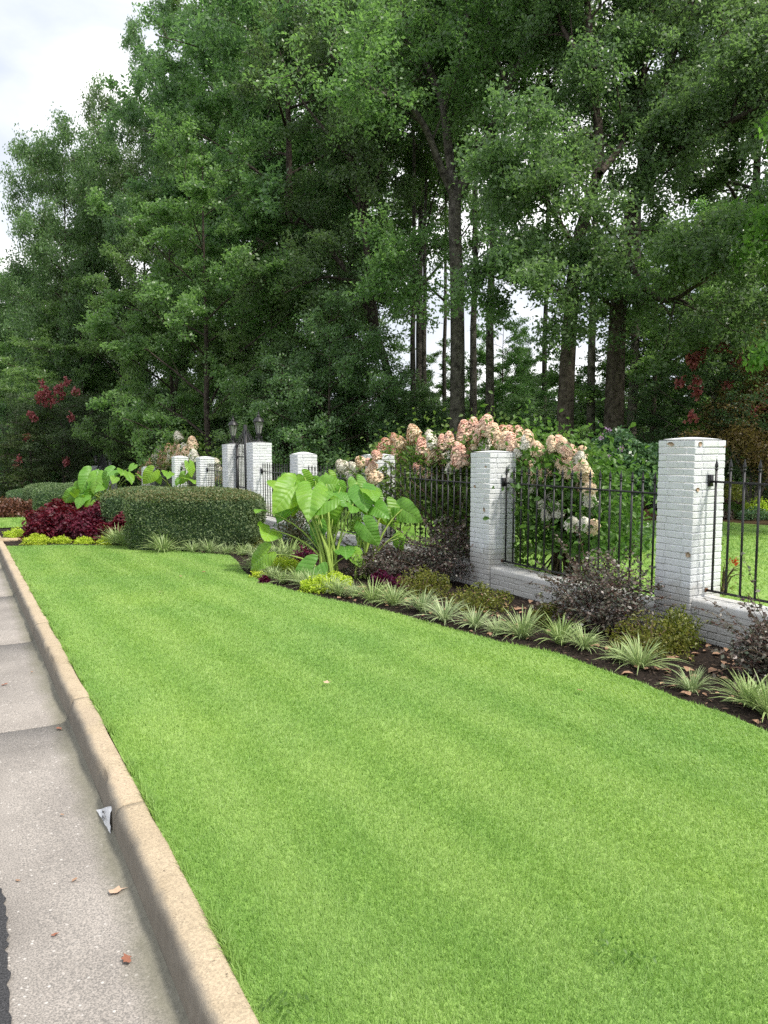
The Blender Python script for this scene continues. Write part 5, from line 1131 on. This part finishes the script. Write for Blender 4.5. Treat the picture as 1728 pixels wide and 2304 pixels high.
for q_, (px, py, s_, lb) in enumerate(((1395, 2150, .10, 'small pale weed sprig in the near right of the lawn'), (640, 2275, .08, 'small leafy weed beside the kerb at the bottom'))):
    p = G(px, py); n_ = 46; rw = np.random.default_rng(200 + q_); P = np.stack([rw.normal(0, s_ * .5, n_), rw.normal(0, s_ * .5, n_), rw.uniform(.008, .03, n_)], 1); V, F = cards(P, .022, rw, up=.5, asp=.5)
    t = thing('lawn_weed', lb, 'weed', p); mk('leaves', V, F, M['leaf_hydr'], t, v=rw.random(len(F)))
# leaf litter in the mulch: too many to pick apart
acc = Acc(); n = 340
for q_ in range(n):
    y = rs.uniform(2.4, 9); x = rs.uniform(float(edge(y)) + .05, FX - .05)
    V, F = cards(np.zeros((1, 3)), rs.uniform(.04, .09), rs, up=.8, asp=.7, six=True); acc.add(V + np.array([x, y, bz(x, y) + .018]), F, .5)
tag(acc.out('leaf_litter', M['dead_brown']), 'brown dead leaves scattered over the dark mulch', 'leaf litter', kind='stuff')
# a scrap of printed paper leaning on the kerb
A_ = AX(252, 1814, .588); B_ = G(215, 1822, -.145); C_ = G(246, 1876, -.14); D_ = G(228, 1842, -.146)
pt = thing('paper_scrap', 'crumpled white scrap of printed paper leaning on the kerb', 'litter', A_)
A0 = np.zeros(3); B0 = B_ - A_; C0 = C_ - A_; nn = nrm(np.cross(B0, C0)); nn = nn if nn[2] > 0 else -nn
gV = []; gi = {}; K = 8; rp = np.random.default_rng(3)
for i_ in range(K + 1):
    for j_ in range(K + 1 - i_):
        u, v_ = i_ / K, j_ / K; gi[i_, j_] = len(gV); gV.append(u * B0 + v_ * C0 + nn * (rp.normal(0, .002) + .006 * math.sin(u * 6 + v_ * 4)))
gF = [(gi[i_, j_], gi[i_ + 1, j_], gi[i_, j_ + 1]) for i_ in range(K) for j_ in range(K - i_)] + [(gi[i_ + 1, j_], gi[i_ + 1, j_ + 1], gi[i_, j_ + 1]) for i_ in range(K) for j_ in range(K - i_ - 1)]
mk('sheet', gV, np.array(gF), M['paper'], pt, smooth=True)
fc = bpy.data.curves.new('print', 'FONT'); fc.body = 'atch'; fc.size = .030; fc.offset = .0010
fo = bpy.data.objects.new('print', fc); C.objects.link(fo); dg = bpy.context.evaluated_depsgraph_get(); me = bpy.data.meshes.new_from_object(fo.evaluated_get(dg)); bpy.data.objects.remove(fo); me.materials.clear(); me.materials.append(M['ink'])
ex = nrm(C0 * .55 - B0 * .45 + (C0 - B0) * .2); ex = ex - nn * np.dot(ex, nn); ex = nrm(ex); ey = np.cross(nn, ex)
def on_sheet(u, v_): return u * B0 + v_ * C0 + nn * .011
o = ob('lettering', me, pt); o.matrix_local = Matrix.Translation(Vector(on_sheet(.42, .36).tolist())) @ Matrix(np.stack([ex, ey, nn], 1).tolist()).to_4x4()
dog = np.array([(0, .006), (.002, .010), (.012, .010), (.015, .014), (.019, .013), (.018, .009), (.016, .008), (.016, 0), (.0145, 0), (.014, .005), (.005, .005), (.004, 0), (.0025, 0), (.0028, .006)]) * 1.6
mk('dog_emblem', [on_sheet(.46, .20) + ex * a + ey * b for a, b in dog], np.array([list(range(len(dog)))]), M['ink'], pt)
